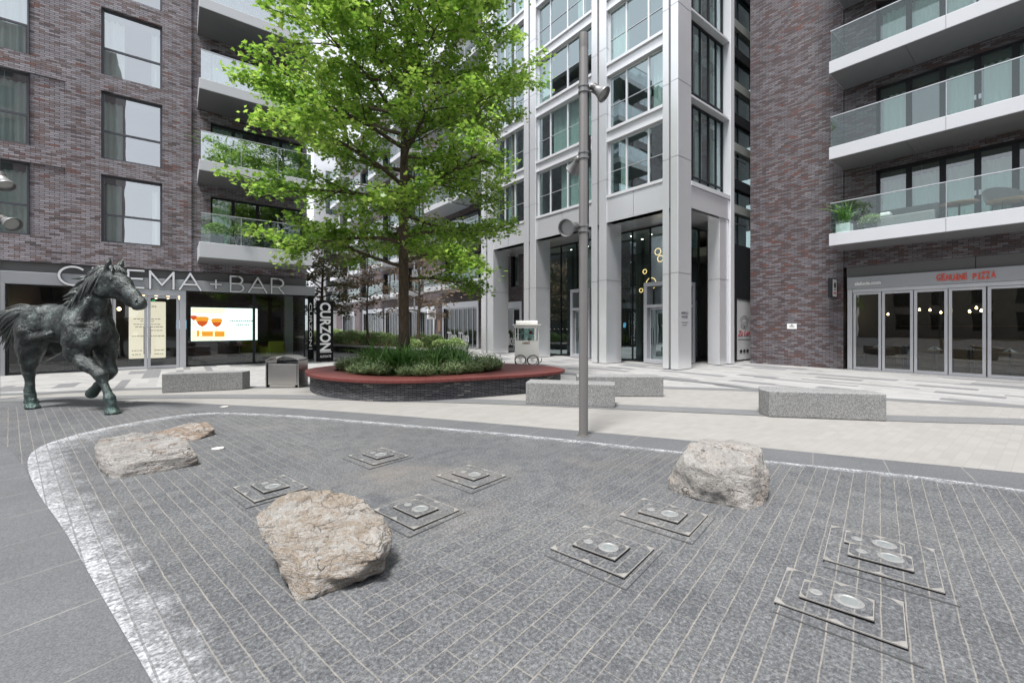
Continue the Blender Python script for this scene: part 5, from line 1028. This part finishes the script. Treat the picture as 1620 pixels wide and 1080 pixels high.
def make_tree(root,base,height,trunk_r,lo,nprim,prof,leafm,shape,nleaf,lsize,seed,barkm,twigs=1.0,leader=True,spread=.35):
    rng=random.Random(seed); nr=np.random.default_rng(seed); base=Vector(base)
    tr=MB(); pts=[];rad=[]
    for i in range(15):
        f=i/14; pts.append(base+Vector((.10*math.sin(f*5+seed)*f,.10*math.cos(f*4)*f,height*f))); rad.append(trunk_r*(1-f)**.85*(1+.35*max(0,1-f*18))+.012)
    tr.tube(pts,rad,12); tr.build('trunk',barkm,root,smooth=True)
    lb=MB(); tips=[]
    def at(z):
        f=max(0,min(.999,(z-base.z)/height))*14; i=int(f); return pts[i].lerp(pts[i+1],f-i), rad[i]+(rad[i+1]-rad[i])*(f-i)
    for j in range(nprim):
        f=(j+rng.random()*.6)/nprim; z=base.z+lo+(height*.97-lo)*f**.92; az=j*2.39996+rng.uniform(-.35,.35)
        L=prof(z-base.z,az)*rng.uniform(.72,1.05)
        if L<.25: continue
        p0,r0=at(z); up=.18+.75*f; dv=Vector((math.cos(az),math.sin(az),up)).normalized(); r0=min(r0*.55,.02+.014*L)
        n=7; cur=p0.copy(); bp=[cur.copy()]; d=dv.copy()
        for s_ in range(n):
            d=(d+Vector((rng.uniform(-.16,.16),rng.uniform(-.16,.16),rng.uniform(-.12,.10)-.05*(1-f)))).normalized(); cur=cur+d*L/n; bp.append(cur.copy())
        lb.tube(bp,[r0*(1-.85*i/n)+.003 for i in range(n+1)],6)
        ns=max(3,int(L*3.1*twigs))
        for k in range(ns):
            t=.22+.78*(k+rng.random())/ns; t=min(.99,t); q=t*n; i=int(q); s0=bp[i].lerp(bp[i+1],q-i); bd_=(bp[i+1]-bp[i]).normalized()
            side=Vector((-bd_.y,bd_.x,0)).normalized()*(1 if k%2 else -1); sd=(bd_*.75+side*rng.uniform(.5,1.0)+Vector((0,0,rng.uniform(-.15,.42)))).normalized(); sl_=L*(.16+.28*(1-t))*rng.uniform(.7,1.25)+.22
            m=4; c2=s0.copy(); sp=[c2.copy()]
            for s_ in range(m):
                sd=(sd+Vector((rng.uniform(-.2,.2),rng.uniform(-.2,.2),rng.uniform(-.22,.14)))).normalized(); c2=c2+sd*sl_/m; sp.append(c2.copy())
            lb.tube(sp,[max(.0035,r0*.4*(1-.75*i/m)) for i in range(m+1)],4)
            for s_ in range(1,m+1): tips.append((sp[s_],1.0 if s_==m else .65)); 
            for e in range(2):
                td=(sd+Vector((rng.uniform(-.9,.9),rng.uniform(-.9,.9),rng.uniform(-.4,.5)))).normalized(); a=sp[rng.randint(1,m)]; bq=a+td*rng.uniform(.15,.42); lb.tube([a,bq],[.005,.003],3); tips.append((bq,1.0))
        tips.append((bp[-1],1.2))
    lb.build('limbs',barkm,root,smooth=True)
    T=np.array([tuple(t[0]) for t in tips]); w=np.array([t[1] for t in tips]); w/=w.sum(); idx=nr.choice(len(T),nleaf,p=w)
    pos=T[idx]+nr.normal(0,spread*.5,(nleaf,3))*np.array([1,1,.62]); sc_=lsize*nr.uniform(.6,1.25,nleaf); rm_=rotmats(nleaf,.75,nr)
    me=leaves_mesh('crown',shape,pos-np.array(tuple(ORG[root.name])),rm_,sc_); me.materials.append(leafm); o=bpy.data.objects.new('crown',me); COL.objects.link(o); o.parent=root; ORG[o.name]=ORG[root.name]
lft=Vector((-.788,.616,0))
def prof_main(h,az):
    # widest about seven metres up, narrowing to the top; longer on the side away from the tower
    z=h+.4
    tab=[(2.2,1.9),(3.0,2.7),(4.2,3.4),(5.2,3.7),(6.5,4.0),(7.6,4.2),(9.0,4.05),(10.5,3.6),(12,2.7),(13.5,1.3),(15,.2)]
    for (a,b),(c,d) in zip(tab,tab[1:]):
        if a<=z<=c: r=b+(d-b)*(z-a)/(c-a); break
    else: r=1.4 if z<3 else .2
    k=math.cos(az)*lft.x+math.sin(az)*lft.y; return r*.93*(1+.07*k)
mt=thing('plane_tree','large leafy green tree rising from the oval red planter','tree',(4.75,10.7,.43))
make_tree(mt,(4.75,10.7,.43),13.6,.138,2.35,60,prof_main,M['leaf'],LEAF,88000,.115,4,M['bark'],1.25,spread=.27)
t=thing('dull_tree','small dull olive and brown tree at the left end of the raised bed','tree',(7.2,28.4,.42)); make_tree(t,(7.2,28.4,.42),6.2,.13,1.9,22,lambda h,a:2.3*max(.15,1-((h-3.6)/3.3)**2),M['leafdull'],blob_leaf(),5200,.2,9,M['bark'],1.0,spread=.4)
t=thing('brown_tree','small half bare brownish tree in the raised bed beside the big trunk','tree',(10.4,21.6,.42)); make_tree(t,(10.4,21.6,.42),5.4,.10,1.7,20,lambda h,a:1.9*max(.15,1-((h-3.0)/3.0)**2),M['leafbrown'],blob_leaf(),1700,.15,12,M['bark'],1.3,spread=.35)
t=thing('sapling','thin brownish sapling in the middle of the raised bed','tree',(8.9,25.2,.42)); make_tree(t,(8.9,25.2,.42),4.6,.07,1.7,14,lambda h,a:1.3*max(.15,1-((h-2.9)/2.4)**2),M['leafbrown'],blob_leaf(),1300,.16,15,M['bark'],1.1,spread=.3)
def strap_mesh(seed,n=34,L=.62):
    r=random.Random(seed); m_=MB()
    for i in range(n):
        az=r.uniform(0,2*PI); l=L*r.uniform(.6,1.15); lean=r.uniform(.25,1.15); w=r.uniform(.012,.02); b=Vector((r.gauss(0,.05),r.gauss(0,.05),0)); d=Vector((math.cos(az),math.sin(az),0)); s_=Vector((-d.y,d.x,0)); vs=[]
        for k in range(6):
            f=k/5; a=lean*f; p=b+d*(l*f*math.sin(a)*.95)+Vector((0,0,l*(f-.42*f*f*lean))); ww=w*(1-f**3)+.0015; vs+=[p-s_*ww,p+s_*ww+Vector((0,0,.004))]
        m_.add(vs,[(2*k,2*k+1,2*k+3,2*k+2) for k in range(5)])
    return m_
def tuft_mesh(seed,n=170,rad=.2,h=.34,leafw=.010):
    r=random.Random(seed); m_=MB()
    for i in range(n):
        az=r.uniform(0,2*PI); q=rad*math.sqrt(r.random()); b=Vector((q*math.cos(az)*.6,q*math.sin(az)*.6,0)); l=h*r.uniform(.6,1.15)*(1-.35*q/rad); d=Vector((math.cos(az)*q*1.1/rad*.55+r.gauss(0,.12),math.sin(az)*q*1.1/rad*.55+r.gauss(0,.12),1)).normalized(); 
        for k in range(7):
            p=b+d*l*(.25+.75*k/6)+Vector((0,0,-.05*k/6*q/rad)); a2=r.uniform(0,2*PI); e=Vector((math.cos(a2),math.sin(a2),r.uniform(.2,1.1))).normalized(); s_=e.cross(Vector((0,0,1))).normalized(); ll=r.uniform(.035,.07); m_.add([p,p+e*ll*.5+s_*leafw,p+e*ll,p+e*ll*.5-s_*leafw],[(0,1,2,3)])
    return m_
def hedge_mesh(seed,n=900,rx=.6,h=.62,ls=.09):
    nr=np.random.default_rng(seed); az=nr.uniform(0,2*PI,n); q=np.sqrt(nr.random(n)); zz=nr.random(n)**.6
    p=np.stack([rx*q*np.cos(az)*np.sqrt(1-.6*zz**2),rx*q*np.sin(az)*np.sqrt(1-.6*zz**2),h*zz*(1-.3*q)],1); return leaves_mesh('foliage',blob_leaf(.24),p,rotmats(n,.8,nr),ls*nr.uniform(.6,1.3,n))
protos={}
for kind,fn,mat in (('strap',strap_mesh,'strap'),('tuft',tuft_mesh,'lav')):
    protos[kind]=[]
    for s_ in range(4):
        m_=fn(s_+1); me=bpy.data.meshes.new('leaves'); me.from_pydata(m_.v,[],m_.f); me.materials.append(M[mat]); protos[kind].append(me)
protos['hedge']=[]
for s_ in range(4): me=hedge_mesh(s_+3); me.materials.append(M['hedge']); protos['hedge'].append(me)
def plant(name,me,loc,label,cat,group,s=1,rz=None):
    o=bpy.data.objects.new(name,me); COL.objects.link(o); o.location=loc; o.rotation_euler=(0,0,random.uniform(0,6) if rz is None else rz); o.scale=(s,s,s*random.uniform(.85,1.15)); return tag(o,label,cat,group)
def inside(p,poly):
    c=False;n=len(poly)
    for i in range(n):
        a,b=poly[i],poly[i-1]
        if (a[1]>p[1])!=(b[1]>p[1]) and p[0]<(b[0]-a[0])*(p[1]-a[1])/(b[1]-a[1])+a[0]: c=not c
    return c
rr=random.Random(21); ipoly=[(p.x,p.y) for p in inset(inp,.16*sgn)]; done=[]
cen=Vector((5.1,10.2,0))
# low grey-green clumps along the rim, strap leaved plants further in
for i in range(0,120,4):
    p=inset(inp,.24*sgn)[i]
    if rr.random()<.22: continue
    plant('lavender',protos['tuft'][i%4],(p.x+rr.gauss(0,.06),p.y+rr.gauss(0,.06),.43),'low grey green clump along the rim of the oval planter','plant','grey green clumps in the oval planter',rr.uniform(.95,1.45)); done.append(p.copy())
for i in range(2,120,11):
    p=inset(inp,.52*sgn)[i]
    if rr.random()<.25: continue
    plant('lavender',protos['tuft'][i%3],(p.x+rr.gauss(0,.08),p.y+rr.gauss(0,.08),.43),'low grey green clump along the rim of the oval planter','plant','grey green clumps in the oval planter',rr.uniform(.9,1.4))
n=0
core=[(p.x,p.y) for p in inset(inp,.62*sgn)]
while n<64:
    q=(rr.uniform(3,7.2),rr.uniform(8.4,12.3))
    if inside(q,core) and math.hypot(q[0]-4.75,q[1]-10.7)>.22: plant('agapanthus',protos['strap'][n%4],(q[0],q[1],.43),'strap leaved green plant massed round the foot of the big tree','plant','strap leaved plants in the oval planter',rr.uniform(1.0,1.45)); n+=1
n=0; bpoly=[(p.x,p.y) for p in inset(bv,.4*s2)]
while n<70:
    q=(rr.uniform(6,13),rr.uniform(19.5,43))
    if inside(q,bpoly): plant('shrub',protos['hedge'][n%4],(q[0],q[1],.42),'low grey green shrub in the long raised bed','shrub','low shrubs in the long raised bed',rr.uniform(.85,1.4)); n+=1
# ------------------------------------------------------------------ bronze horse
def surface_nets(f,org,h):
    s=f<0; nx,ny,nz=f.shape; c=lambda a,i,j,k:a[i:nx-1+i,j:ny-1+j,k:nz-1+k]
    cnt=np.zeros((nx-1,ny-1,nz-1)); acc=np.zeros((nx-1,ny-1,nz-1,3)); cor=[(i,j,k) for i in(0,1) for j in(0,1) for k in(0,1)]
    for a in cor:
        for ax in range(3):
            if a[ax]==0:
                b=list(a); b[ax]=1; fa,fb=c(f,*a),c(f,*b); m=(fa<0)!=(fb<0); t=np.where(m,fa/np.where(m,fa-fb,1),0)
                p=np.zeros(acc.shape); 
                for q in range(3): p[...,q]=a[q]
                p[...,ax]+=t; acc+=p*m[...,None]; cnt+=m
    M_=cnt>0; idx=-np.ones(cnt.shape,int); idx[M_]=np.arange(M_.sum()); ii=np.argwhere(M_); V=(ii+acc[M_]/cnt[M_][:,None])*h+org; Fs=[]
    for ax in range(3):
        o1,o2=[q for q in range(3) if q!=ax]; sl0=[slice(None)]*3; sl1=[slice(None)]*3; sl0[ax]=slice(0,-1); sl1[ax]=slice(1,None); x=s[tuple(sl0)]!=s[tuple(sl1)]
        e=np.argwhere(x); e=e[(e[:,o1]>0)&(e[:,o2]>0)&(e[:,o1]<f.shape[o1]-1)&(e[:,o2]<f.shape[o2]-1)]
        q=[]
        for d1,d2 in((1,1),(0,1),(0,0),(1,0)): w=e.copy(); w[:,o1]-=d1; w[:,o2]-=d2; q.append(idx[w[:,0],w[:,1],w[:,2]])
        Fs.append(np.stack(q,1))
    Fs=np.concatenate(Fs); return V,Fs[(Fs>=0).all(1)]
class SDF:
    def __init__(s,lo,hi,h):
        s.lo=np.array(lo);s.h=h; ax=[np.arange(a,b+h,h) for a,b in zip(lo,hi)]; s.X,s.Y,s.Z=np.meshgrid(*ax,indexing='ij'); s.f=np.full(s.X.shape,1e3)
    def sm(s,d,k):
        if k<=0: s.f=np.minimum(s.f,d); return
        hh=np.clip(.5+.5*(s.f-d)/k,0,1); s.f=s.f*(1-hh)+d*hh-k*hh*(1-hh)
    def ell(s,c,r,k=.1,pitch=0):
        x,y,z=s.X-c[0],s.Y-c[1],s.Z-c[2]
        if pitch: cp,sp=math.cos(pitch),math.sin(pitch); x,z=x*cp+z*sp,-x*sp+z*cp
        q=np.sqrt((x/r[0])**2+(y/r[1])**2+(z/r[2])**2); s.sm((q-1)*min(r)*.9,k); return s
    def cone(s,a,b,ra,rb,k=.06,fy=1.0):
        a=np.array(a,float);b=np.array(b,float); ab=b-a; L2=(ab**2).sum(); px,py,pz=s.X-a[0],s.Y-a[1],s.Z-a[2]
        t=np.clip((px*ab[0]+py*ab[1]+pz*ab[2])/L2,0,1); dx,dy,dz=px-t*ab[0],(py-t*ab[1])/fy,pz-t*ab[2]
        s.sm((np.sqrt(dx*dx+dy*dy+dz*dz)-(ra+(rb-ra)*t))*min(1,fy),k); return s
    def chain(s,pts,rs,k=.05,fy=1.0):
        for i in range(len(pts)-1): s.cone(pts[i],pts[i+1],rs[i],rs[i+1],k,fy)
        return s
    def carve(s,d,k=.03):
        hh=np.clip(.5-.5*(s.f+d)/k,0,1); s.f=s.f*(1-hh)-d*hh+k*hh*(1-hh)
    def sph(s,c,r): return np.sqrt((s.X-c[0])**2+(s.Y-c[1])**2+(s.Z-c[2])**2)-r
S=SDF((-1.85,-.62,-.03),(1.95,.62,2.95),.026)
S.ell((-.28,0,1.58),(.64,.295,.325),0); S.ell((.20,0,1.55),(.50,.29,.38),.11); S.ell((.50,0,1.42),(.27,.24,.27),.11)
for y in (-.16,.16):
    S.ell((-.70,y,1.60),(.36,.20,.31),.11); S.ell((-.78,y*1.15,1.38),(.20,.155,.36),.09)
    S.ell((.40,y*1.45,1.45),(.22,.14,.38),.05,.5); S.ell((.56,y*1.05,1.30),(.15,.14,.21),.04); S.ell((.42,y*1.5,1.18),(.20,.12,.14),.04)
    S.cone((.55,y*1.5,1.62),(.30,y*2.0,1.25),.07,.06,.03); S.cone((-.1,y*2.0,1.42),(-.7,y*2.0,1.32),.05,.06,.06)
S.ell((-.25,0,1.83),(.40,.15,.13),.12); S.ell((-.64,0,1.82),(.36,.24,.13),.12)
# neck and head
S.chain([(.26,0,1.68),(.42,0,1.98),(.61,0,2.27),(.81,0,2.47)],[.32,.235,.19,.165],.08,.72); S.cone((.50,0,1.55),(.68,0,2.08),.165,.10,.07,.9)
S.chain([(.10,0,1.90),(.36,0,2.28),(.66,0,2.54),(.93,0,2.62)],[.11,.09,.085,.085],.08,.7)
for y in (-.06,.06): S.cone((.64,y*2.2,2.1),(.50,y*4,1.6),.05,.08,.04)
S.chain([(.96,0,2.47),(1.22,0,2.32),(1.47,0,2.10),(1.62,0,2.0)],[.185,.165,.128,.112],.07,.78); S.ell((.88,0,2.30),(.225,.14,.22),.05); S.cone((1.0,0,2.2),(1.42,0,1.98),.1,.07,.06,.8)
S.ell((1.63,0,1.97),(.12,.10,.11),.05); S.ell((1.56,0,1.90),(.07,.06,.045),.03)
for y in (-1,1):
    S.cone((.99,y*.085,2.62),(1.03,y*.10,2.72),.058,.048,.03); S.cone((1.03,y*.10,2.72),(1.09,y*.105,2.84),.048,.008,.02)
    S.ell((1.15,y*.118,2.42),(.062,.035,.045),.02); S.cone((1.06,y*.125,2.47),(1.23,y*.115,2.46),.028,.022,.03); S.cone((1.2,y*.12,2.28),(1.42,y*.085,2.14),.032,.02,.03); S.ell((.88,y*.13,2.29),(.15,.04,.17),.04)
    S.carve(S.sph((1.665,y*.075,2.0),.03),.02); S.carve(S.sph((1.175,y*.155,2.415),.02),.012)
# legs: near = -y
def leg(p,r,k=.05): S.chain(p,r,k)
n_=-.20
leg([(.40,n_,1.36),(.40,n_,1.08),(.66,n_*1.05,.87),(.93,n_,.73)],[.20,.17,.12,.088],.06); leg([(.93,n_,.74),(.99,n_,.69),(1.03,n_,.60)],[.10,.102,.078],.04); leg([(1.03,n_,.60),(1.15,n_,.40),(1.21,n_,.28)],[.07,.058,.082],.03); leg([(1.21,n_,.28),(1.26,n_,.17)],[.084,.072],.03); S.cone((1.18,n_,.30),(1.12,n_,.22),.05,.03,.03)
f_=.20
leg([(.48,f_,1.36),(.50,f_,1.08),(.60,f_,.80)],[.19,.155,.095],.06); leg([(.60,f_,.80),(.62,f_,.70),(.58,f_,.62)],[.09,.102,.085],.04); leg([(.56,f_,.62),(.42,f_,.49),(.31,f_,.43)],[.075,.06,.08],.03); leg([(.31,f_,.43),(.23,f_,.35)],[.08,.07],.03)
leg([(-.75,n_*.9,1.45),(-.79,n_*1.05,1.14),(-.83,n_,.92),(-.86,n_,.74)],[.27,.195,.13,.09],.06); S.cone((-.93,n_,.78),(-.86,n_,.66),.075,.09,.04); leg([(-.85,n_,.68),(-.82,n_,.44),(-.82,n_,.25)],[.085,.062,.082],.03); leg([(-.82,n_,.25),(-.77,n_,.14)],[.084,.074],.03)
leg([(-.84,f_*.9,1.45),(-1.08,f_,1.12),(-1.42,f_,.90),(-1.60,f_,.74)],[.27,.19,.125,.09],.06); leg([(-1.58,f_,.74),(-1.60,f_,.45),(-1.60,f_,.25)],[.088,.062,.082],.03); leg([(-1.60,f_,.25),(-1.55,f_,.14)],[.084,.074],.03)
# hooves: cut cones
def hoof(x,y,z0,r,h,tilt=0,k=.02):
    dz=S.Z-z0; xx=S.X-x-tilt*dz; rad=np.sqrt(xx**2+((S.Y-y)*1.08)**2); d=np.maximum(rad-(r*1.12-dz*.42),np.maximum(-dz,dz-h)); S.sm(d*.85,k)
hoof(1.29,n_,0,.125,.15,-.35); hoof(-.75,n_,0,.122,.15,-.35); hoof(-1.53,f_,0,.122,.15,-.35)
S.cone((.24,f_,.36),(.14,f_,.27),.085,.105,.02)
# dock, muscles and the rough modelled surface
S.cone((-.92,0,1.82),(-1.10,0,1.88),.10,.075,.08)
X_,Y_,Z_=S.X,S.Y,S.Z
V,Fq=surface_nets(S.f,S.lo,S.h)
hz=thing('bronze_horse','green patinated bronze statue of a striding horse with flying mane and tail','statue',(-1.531,11.602,.021),R(-51.9))
me=bpy.data.meshes.new('body'); me.from_pydata(V.tolist(),[],Fq.tolist()); me.update(); bm=bmesh.new(); bm.from_mesh(me); bmesh.ops.recalc_face_normals(bm,faces=bm.faces); bm.to_mesh(me); bm.free(); lap(me,2,.4)
for v_,n_v in zip(me.vertices,[v.normal.copy() for v in me.vertices]):
    q=v_.co; amp=.35 if q.x>.95 or q.z<.75 else 1.0
    v_.co=q+n_v*amp*(.020*(.3-abs(mnoise.noise(Vector((q.x*3.4,q.y*4,q.z*2.6)))))+.013*mnoise.fractal(Vector((q.x*9,q.y*9,q.z*7)),.9,2.0,3)+.006*mnoise.noise(Vector((q.x*30,q.y*30,q.z*24))))
me.polygons.foreach_set('use_smooth',[True]*len(me.polygons)); me.materials.append(M['bronze']); o=bpy.data.objects.new('body',me); COL.objects.link(o); o.parent=hz
rg=random.Random(11)
def lock(mb,p,d,L,r,curl,droop,n=8):
    p=Vector(p); d=Vector(d).normalized(); pts=[p.copy()]; ph=rg.uniform(0,6)
    for i in range(n):
        d=(d+Vector((rg.uniform(-.05,.05),math.cos(ph+i*.9)*curl,math.sin(ph+i*1.0)*curl-droop))).normalized(); p=p+d*L/n; pts.append(p.copy())
    mb.tube(pts,[r*(.75+.4*math.sin(PI*min(1,i/n*1.3)))*(1-.85*(i/n)**2)+.003 for i in range(n+1)],6)
mb=MB(); crest=[Vector((-.02,0,1.98)),Vector((.16,0,2.14)),Vector((.36,0,2.36)),Vector((.58,0,2.57)),Vector((.80,0,2.68)),Vector((.98,0,2.70))]
for i in range(105):
    f=(i+rg.random())/105*4.99; k=int(f); c=crest[k].lerp(crest[k+1],f-k); y=rg.uniform(-.06,.06)
    lock(mb,c+Vector((.02,y,-.04)),(-1,rg.uniform(-.3,.15),rg.uniform(-.25,.40)),rg.uniform(.26,.44)*(.85+.07*f),rg.uniform(.028,.046),.13,rg.uniform(.06,.2))
for i in range(90):
    f=(i+rg.random())/90*4.7+.15; k=int(f); c=crest[k].lerp(crest[k+1],f-k)
    lock(mb,c+Vector((.03,-.08,-.05)),(-.45,-.22,-.85),rg.uniform(.3,.62),rg.uniform(.022,.036),.10,.04)
for i in range(14): lock(mb,(1.0,rg.uniform(-.07,.07),2.69),(.9,rg.uniform(-.3,.3),-.3),rg.uniform(.12,.24),.022,.1,.1)
o=mb.build('mane',M['bronze'],hz,smooth=True,world=False)
mb=MB()
for i in range(120):
    lock(mb,(-1.02+rg.uniform(-.06,.06),rg.uniform(-.08,.08),1.86+rg.uniform(-.07,.05)),(-1,rg.uniform(-.2,.2),rg.uniform(-.1,.36)),rg.uniform(.8,1.3),rg.uniform(.024,.04),.10,rg.uniform(.04,.17),10)
mb.build('tail',M['bronze'],hz,smooth=True,world=False)
for nm,(x,y,z) in (('eye',(1.165,-.147,2.418)),('eye',(1.165,.147,2.418))):
    m_=MB(); m_.lathe([(.004,-.022),(.02,-.012),(.024,0),(.02,.012),(.004,.022)],10,Matrix.Translation((x,y,z))); m_.build(nm,M['bronze'],hz,smooth=True,world=False)
# ------------------------------------------------------------------ white cart behind the planter
ct=thing('vending_cart','small white vending cart with a glass case and black wheels behind the planter','cart',(10.92,13.04,.004),R(-38))
B=lambda m_,n,mat,par=ct,**k:m_.build(n,M[mat],par,world=False,**k)
m_=MB(); m_.box(-.47,.47,-.28,.28,.32,.98); B(m_,'body','cream',bevel=.02)
m_=MB(); m_.box(-.47,.47,-.28,.28,.982,1.01); B(m_,'counter','cream',bevel=.006)
m_=MB(); [m_.box(x-.018,x+.018,y-.018,y+.018,1.012,1.50) for x in (-.45,-.34,.30,.45) for y in (-.26,.26)]; B(m_,'post','cream')
m_=MB(); [m_.box(-.32,.28,y-.004,y+.004,1.02,1.49) for y in (-.255,.255)]; [m_.box(x-.004,x+.004,-.23,.23,1.02,1.49) for x in (-.45,.45)]; B(m_,'case_glass','gshop')
m_=MB(); m_.box(-.43,.43,-.22,.22,1.255,1.27); B(m_,'shelf','swhite')
m_=MB(); m_.box(-.50,.50,-.31,.31,1.505,1.60); B(m_,'cornice','cream',bevel=.01); m_=MB(); m_.box(-.55,.55,-.36,.36,1.602,1.645); B(m_,'roof','cream',bevel=.012)
m_=MB(); n=10; vs=[]
for i in range(n+1):
    a=PI*i/n; vs+=[(-.42,-.27*math.cos(a),1.647+.15*math.sin(a)**.7),(.42,-.27*math.cos(a),1.647+.15*math.sin(a)**.7)]
m_.add(vs,[(2*i,2*i+1,2*i+3,2*i+2) for i in range(n)]+[tuple(range(0,2*n+2,2)),tuple(range(1,2*n+2,2))]); B(m_,'rolled_top','cream')
m_=MB(); put_text(m_,'AMBER',(-.19,-.285,.88),(1,0,0),(0,0,1),w=.32,h=.085,ext=.003,off=.012); B(m_,'lettering','wood',fix=False)
for wx in (-.245,.245):
    for wy in (-.34,.34):
        T=Matrix.Translation((wx,wy,.235)); m_=MB(); rg_=[T@Vector((.215*math.cos(k*PI/14),0,.215*math.sin(k*PI/14))) for k in range(29)]; m_.tube(rg_,.02,6,cap=False); w_=B(m_,'wheel','tyre',smooth=True)
        m_=MB(); [m_.tube([T@Vector((.02*math.cos(a),0,.02*math.sin(a))),T@Vector((.2*math.cos(a),0,.2*math.sin(a)))],.006,4) for a in [k*PI/6 for k in range(12)]]; m_.lathe([(.04,-.03),(.04,.03)],12,T@Matrix.Rotation(PI/2,4,'X')); B(m_,'spokes','cream',w_)
m_=MB(); m_.tube([(.03,-.34,.24),(-.02,-.36,.1),(.06,-.36,.06)],.015,6); m_.tube([(.45,-.34,.12),(.55,-.34,.2),(.58,-.34,.34)],.016,6); B(m_,'foot','tyre')
for i,(x,y,z,mt_,nm,lab) in enumerate(((-.2,-.1,1.272,'cream','flower_pot','pale flower pot with a green plant on the upper shelf of the white cart'),(.16,-.05,1.272,'red','flower_pot','red pot of flowers on the upper shelf of the white cart'),(.12,-.1,1.012,'terracotta','basket','orange basket on the lower shelf of the white cart'),(-.15,-.05,1.012,'ink','bucket','dark bucket on the lower shelf of the white cart'),(-.3,-.1,1.012,'terracotta','flower_pot','small terracotta pot at the lower left of the white cart'))):
    w=rt*x+fw*y; t=thing(nm,lab,nm.replace('_',' '),(10.92+w.x,13.04+w.y,z+.004)); m_=MB(); m_.lathe([(.05,0),(.075,.11),(.065,.11),(.06,.1)],14); B(m_,'pot',mt_,t); m_=tuft_mesh(i+30,26,.09,.14,.012); B(m_,'foliage','lav' if i!=1 else 'redp',t,fix=False)
# ------------------------------------------------------------------ things on the balconies
def potted(loc,mat,label,kind='strap',s=1,ph=.32):
    t=thing('potted_plant',label,'potted plant',loc); m_=MB(); m_.box(-.2,.2,-.2,.2,0,ph); m_.build('pot',M[mat],t,world=False,bevel=.015); me=protos[kind][1]; o=bpy.data.objects.new('foliage',me); COL.objects.link(o); o.parent=t; o.location=(0,0,ph); o.scale=(s,s,s)
potted((18.15,4.62,4.772),'swhite','white square planter with an arching green plant on the lowest right hand balcony','strap',1.5)
potted((18.5,3.95,4.772),'ink','dark planter with bushy greenery beside the white planter on the lowest right hand balcony','hedge',.7,.2)
def bsofa(x,y,z,label):
    t=thing('outdoor_sofa',label,'sofa',(x,y,z)); m_=MB(); m_.box(-.4,.4,-.7,.7,.05,.4); m_.build('seat',M['greycloth'],t,world=False,bevel=.04); m_=MB(); m_.box(.2,.42,-.72,.72,.3,.72); m_.build('backrest',M['greycloth'],t,world=False,bevel=.04); m_=MB(); m_.box(-.38,.1,.35,.62,.41,.55); m_.build('cushion',M['napkin'],t,world=False,bevel=.04)
bsofa(18.7,3.1,4.772,'dark grey outdoor sofa on the lowest right hand balcony')
t=table(18.5,1.9,'round wooden outdoor table on the lowest right hand balcony',h=.5,r=.42); t.location.z=4.772
def wicker(x,y,z,rz,label):
    t=thing('wicker_chair',label,'chair',(x,y,z),rz); m_=MB(); m_.lathe([(.34,.30),(.42,.34),(.42,.38)],18); m_.build('seat',M['wood'],t,world=False); m_=MB(); n=12; vs=[]
    for i in range(n+1): a=PI*(.05+.9*i/n); h=.38+.5*math.sin(a)**.8; vs+=[(.42*math.cos(a),.42*math.sin(a),.36),(.5*math.cos(a),.5*math.sin(a),h)]
    m_.add(vs,[(2*i,2*i+2,2*i+3,2*i+1) for i in range(n)]); m_.build('backrest',M['greycloth'],t,world=False)
    for a in range(4): m_=MB(); m_.tube([(.28*math.cos(a*PI/2+.8),.28*math.sin(a*PI/2+.8),.3),(.34*math.cos(a*PI/2+.8),.34*math.sin(a*PI/2+.8),0)],.014,5); m_.build('leg',M['dark'],t,world=False)
wicker(18.5,.95,4.772,R(-60),'wicker balcony chair with a rounded back beside the round table'); wicker(18.5,-.4,4.772,R(-60),'wicker balcony chair farther right along the lowest right hand balcony')
potted((1.2,19.5,4.612),'ink','bushy green plant at the left end of the lowest cinema balcony','hedge',.85,.35); potted((2.0,19.4,4.612),'ink','second bushy green plant along the lowest cinema balcony','hedge',.9,.35); potted((2.9,19.4,4.612),'ink','leafy plant in the middle of the lowest cinema balcony','hedge',.85,.35); potted((3.8,19.5,4.612),'ink','leafy plant at the right end of the lowest cinema balcony','hedge',.8,.35)
potted((1.3,19.7,7.562),'ink','spiky palm like plant on the cinema balcony one floor up','strap',1.9,.3)
potted((2.9,19.5,7.562),'swhite','leafy plant on the cinema balcony one floor up','hedge',.9,.3)
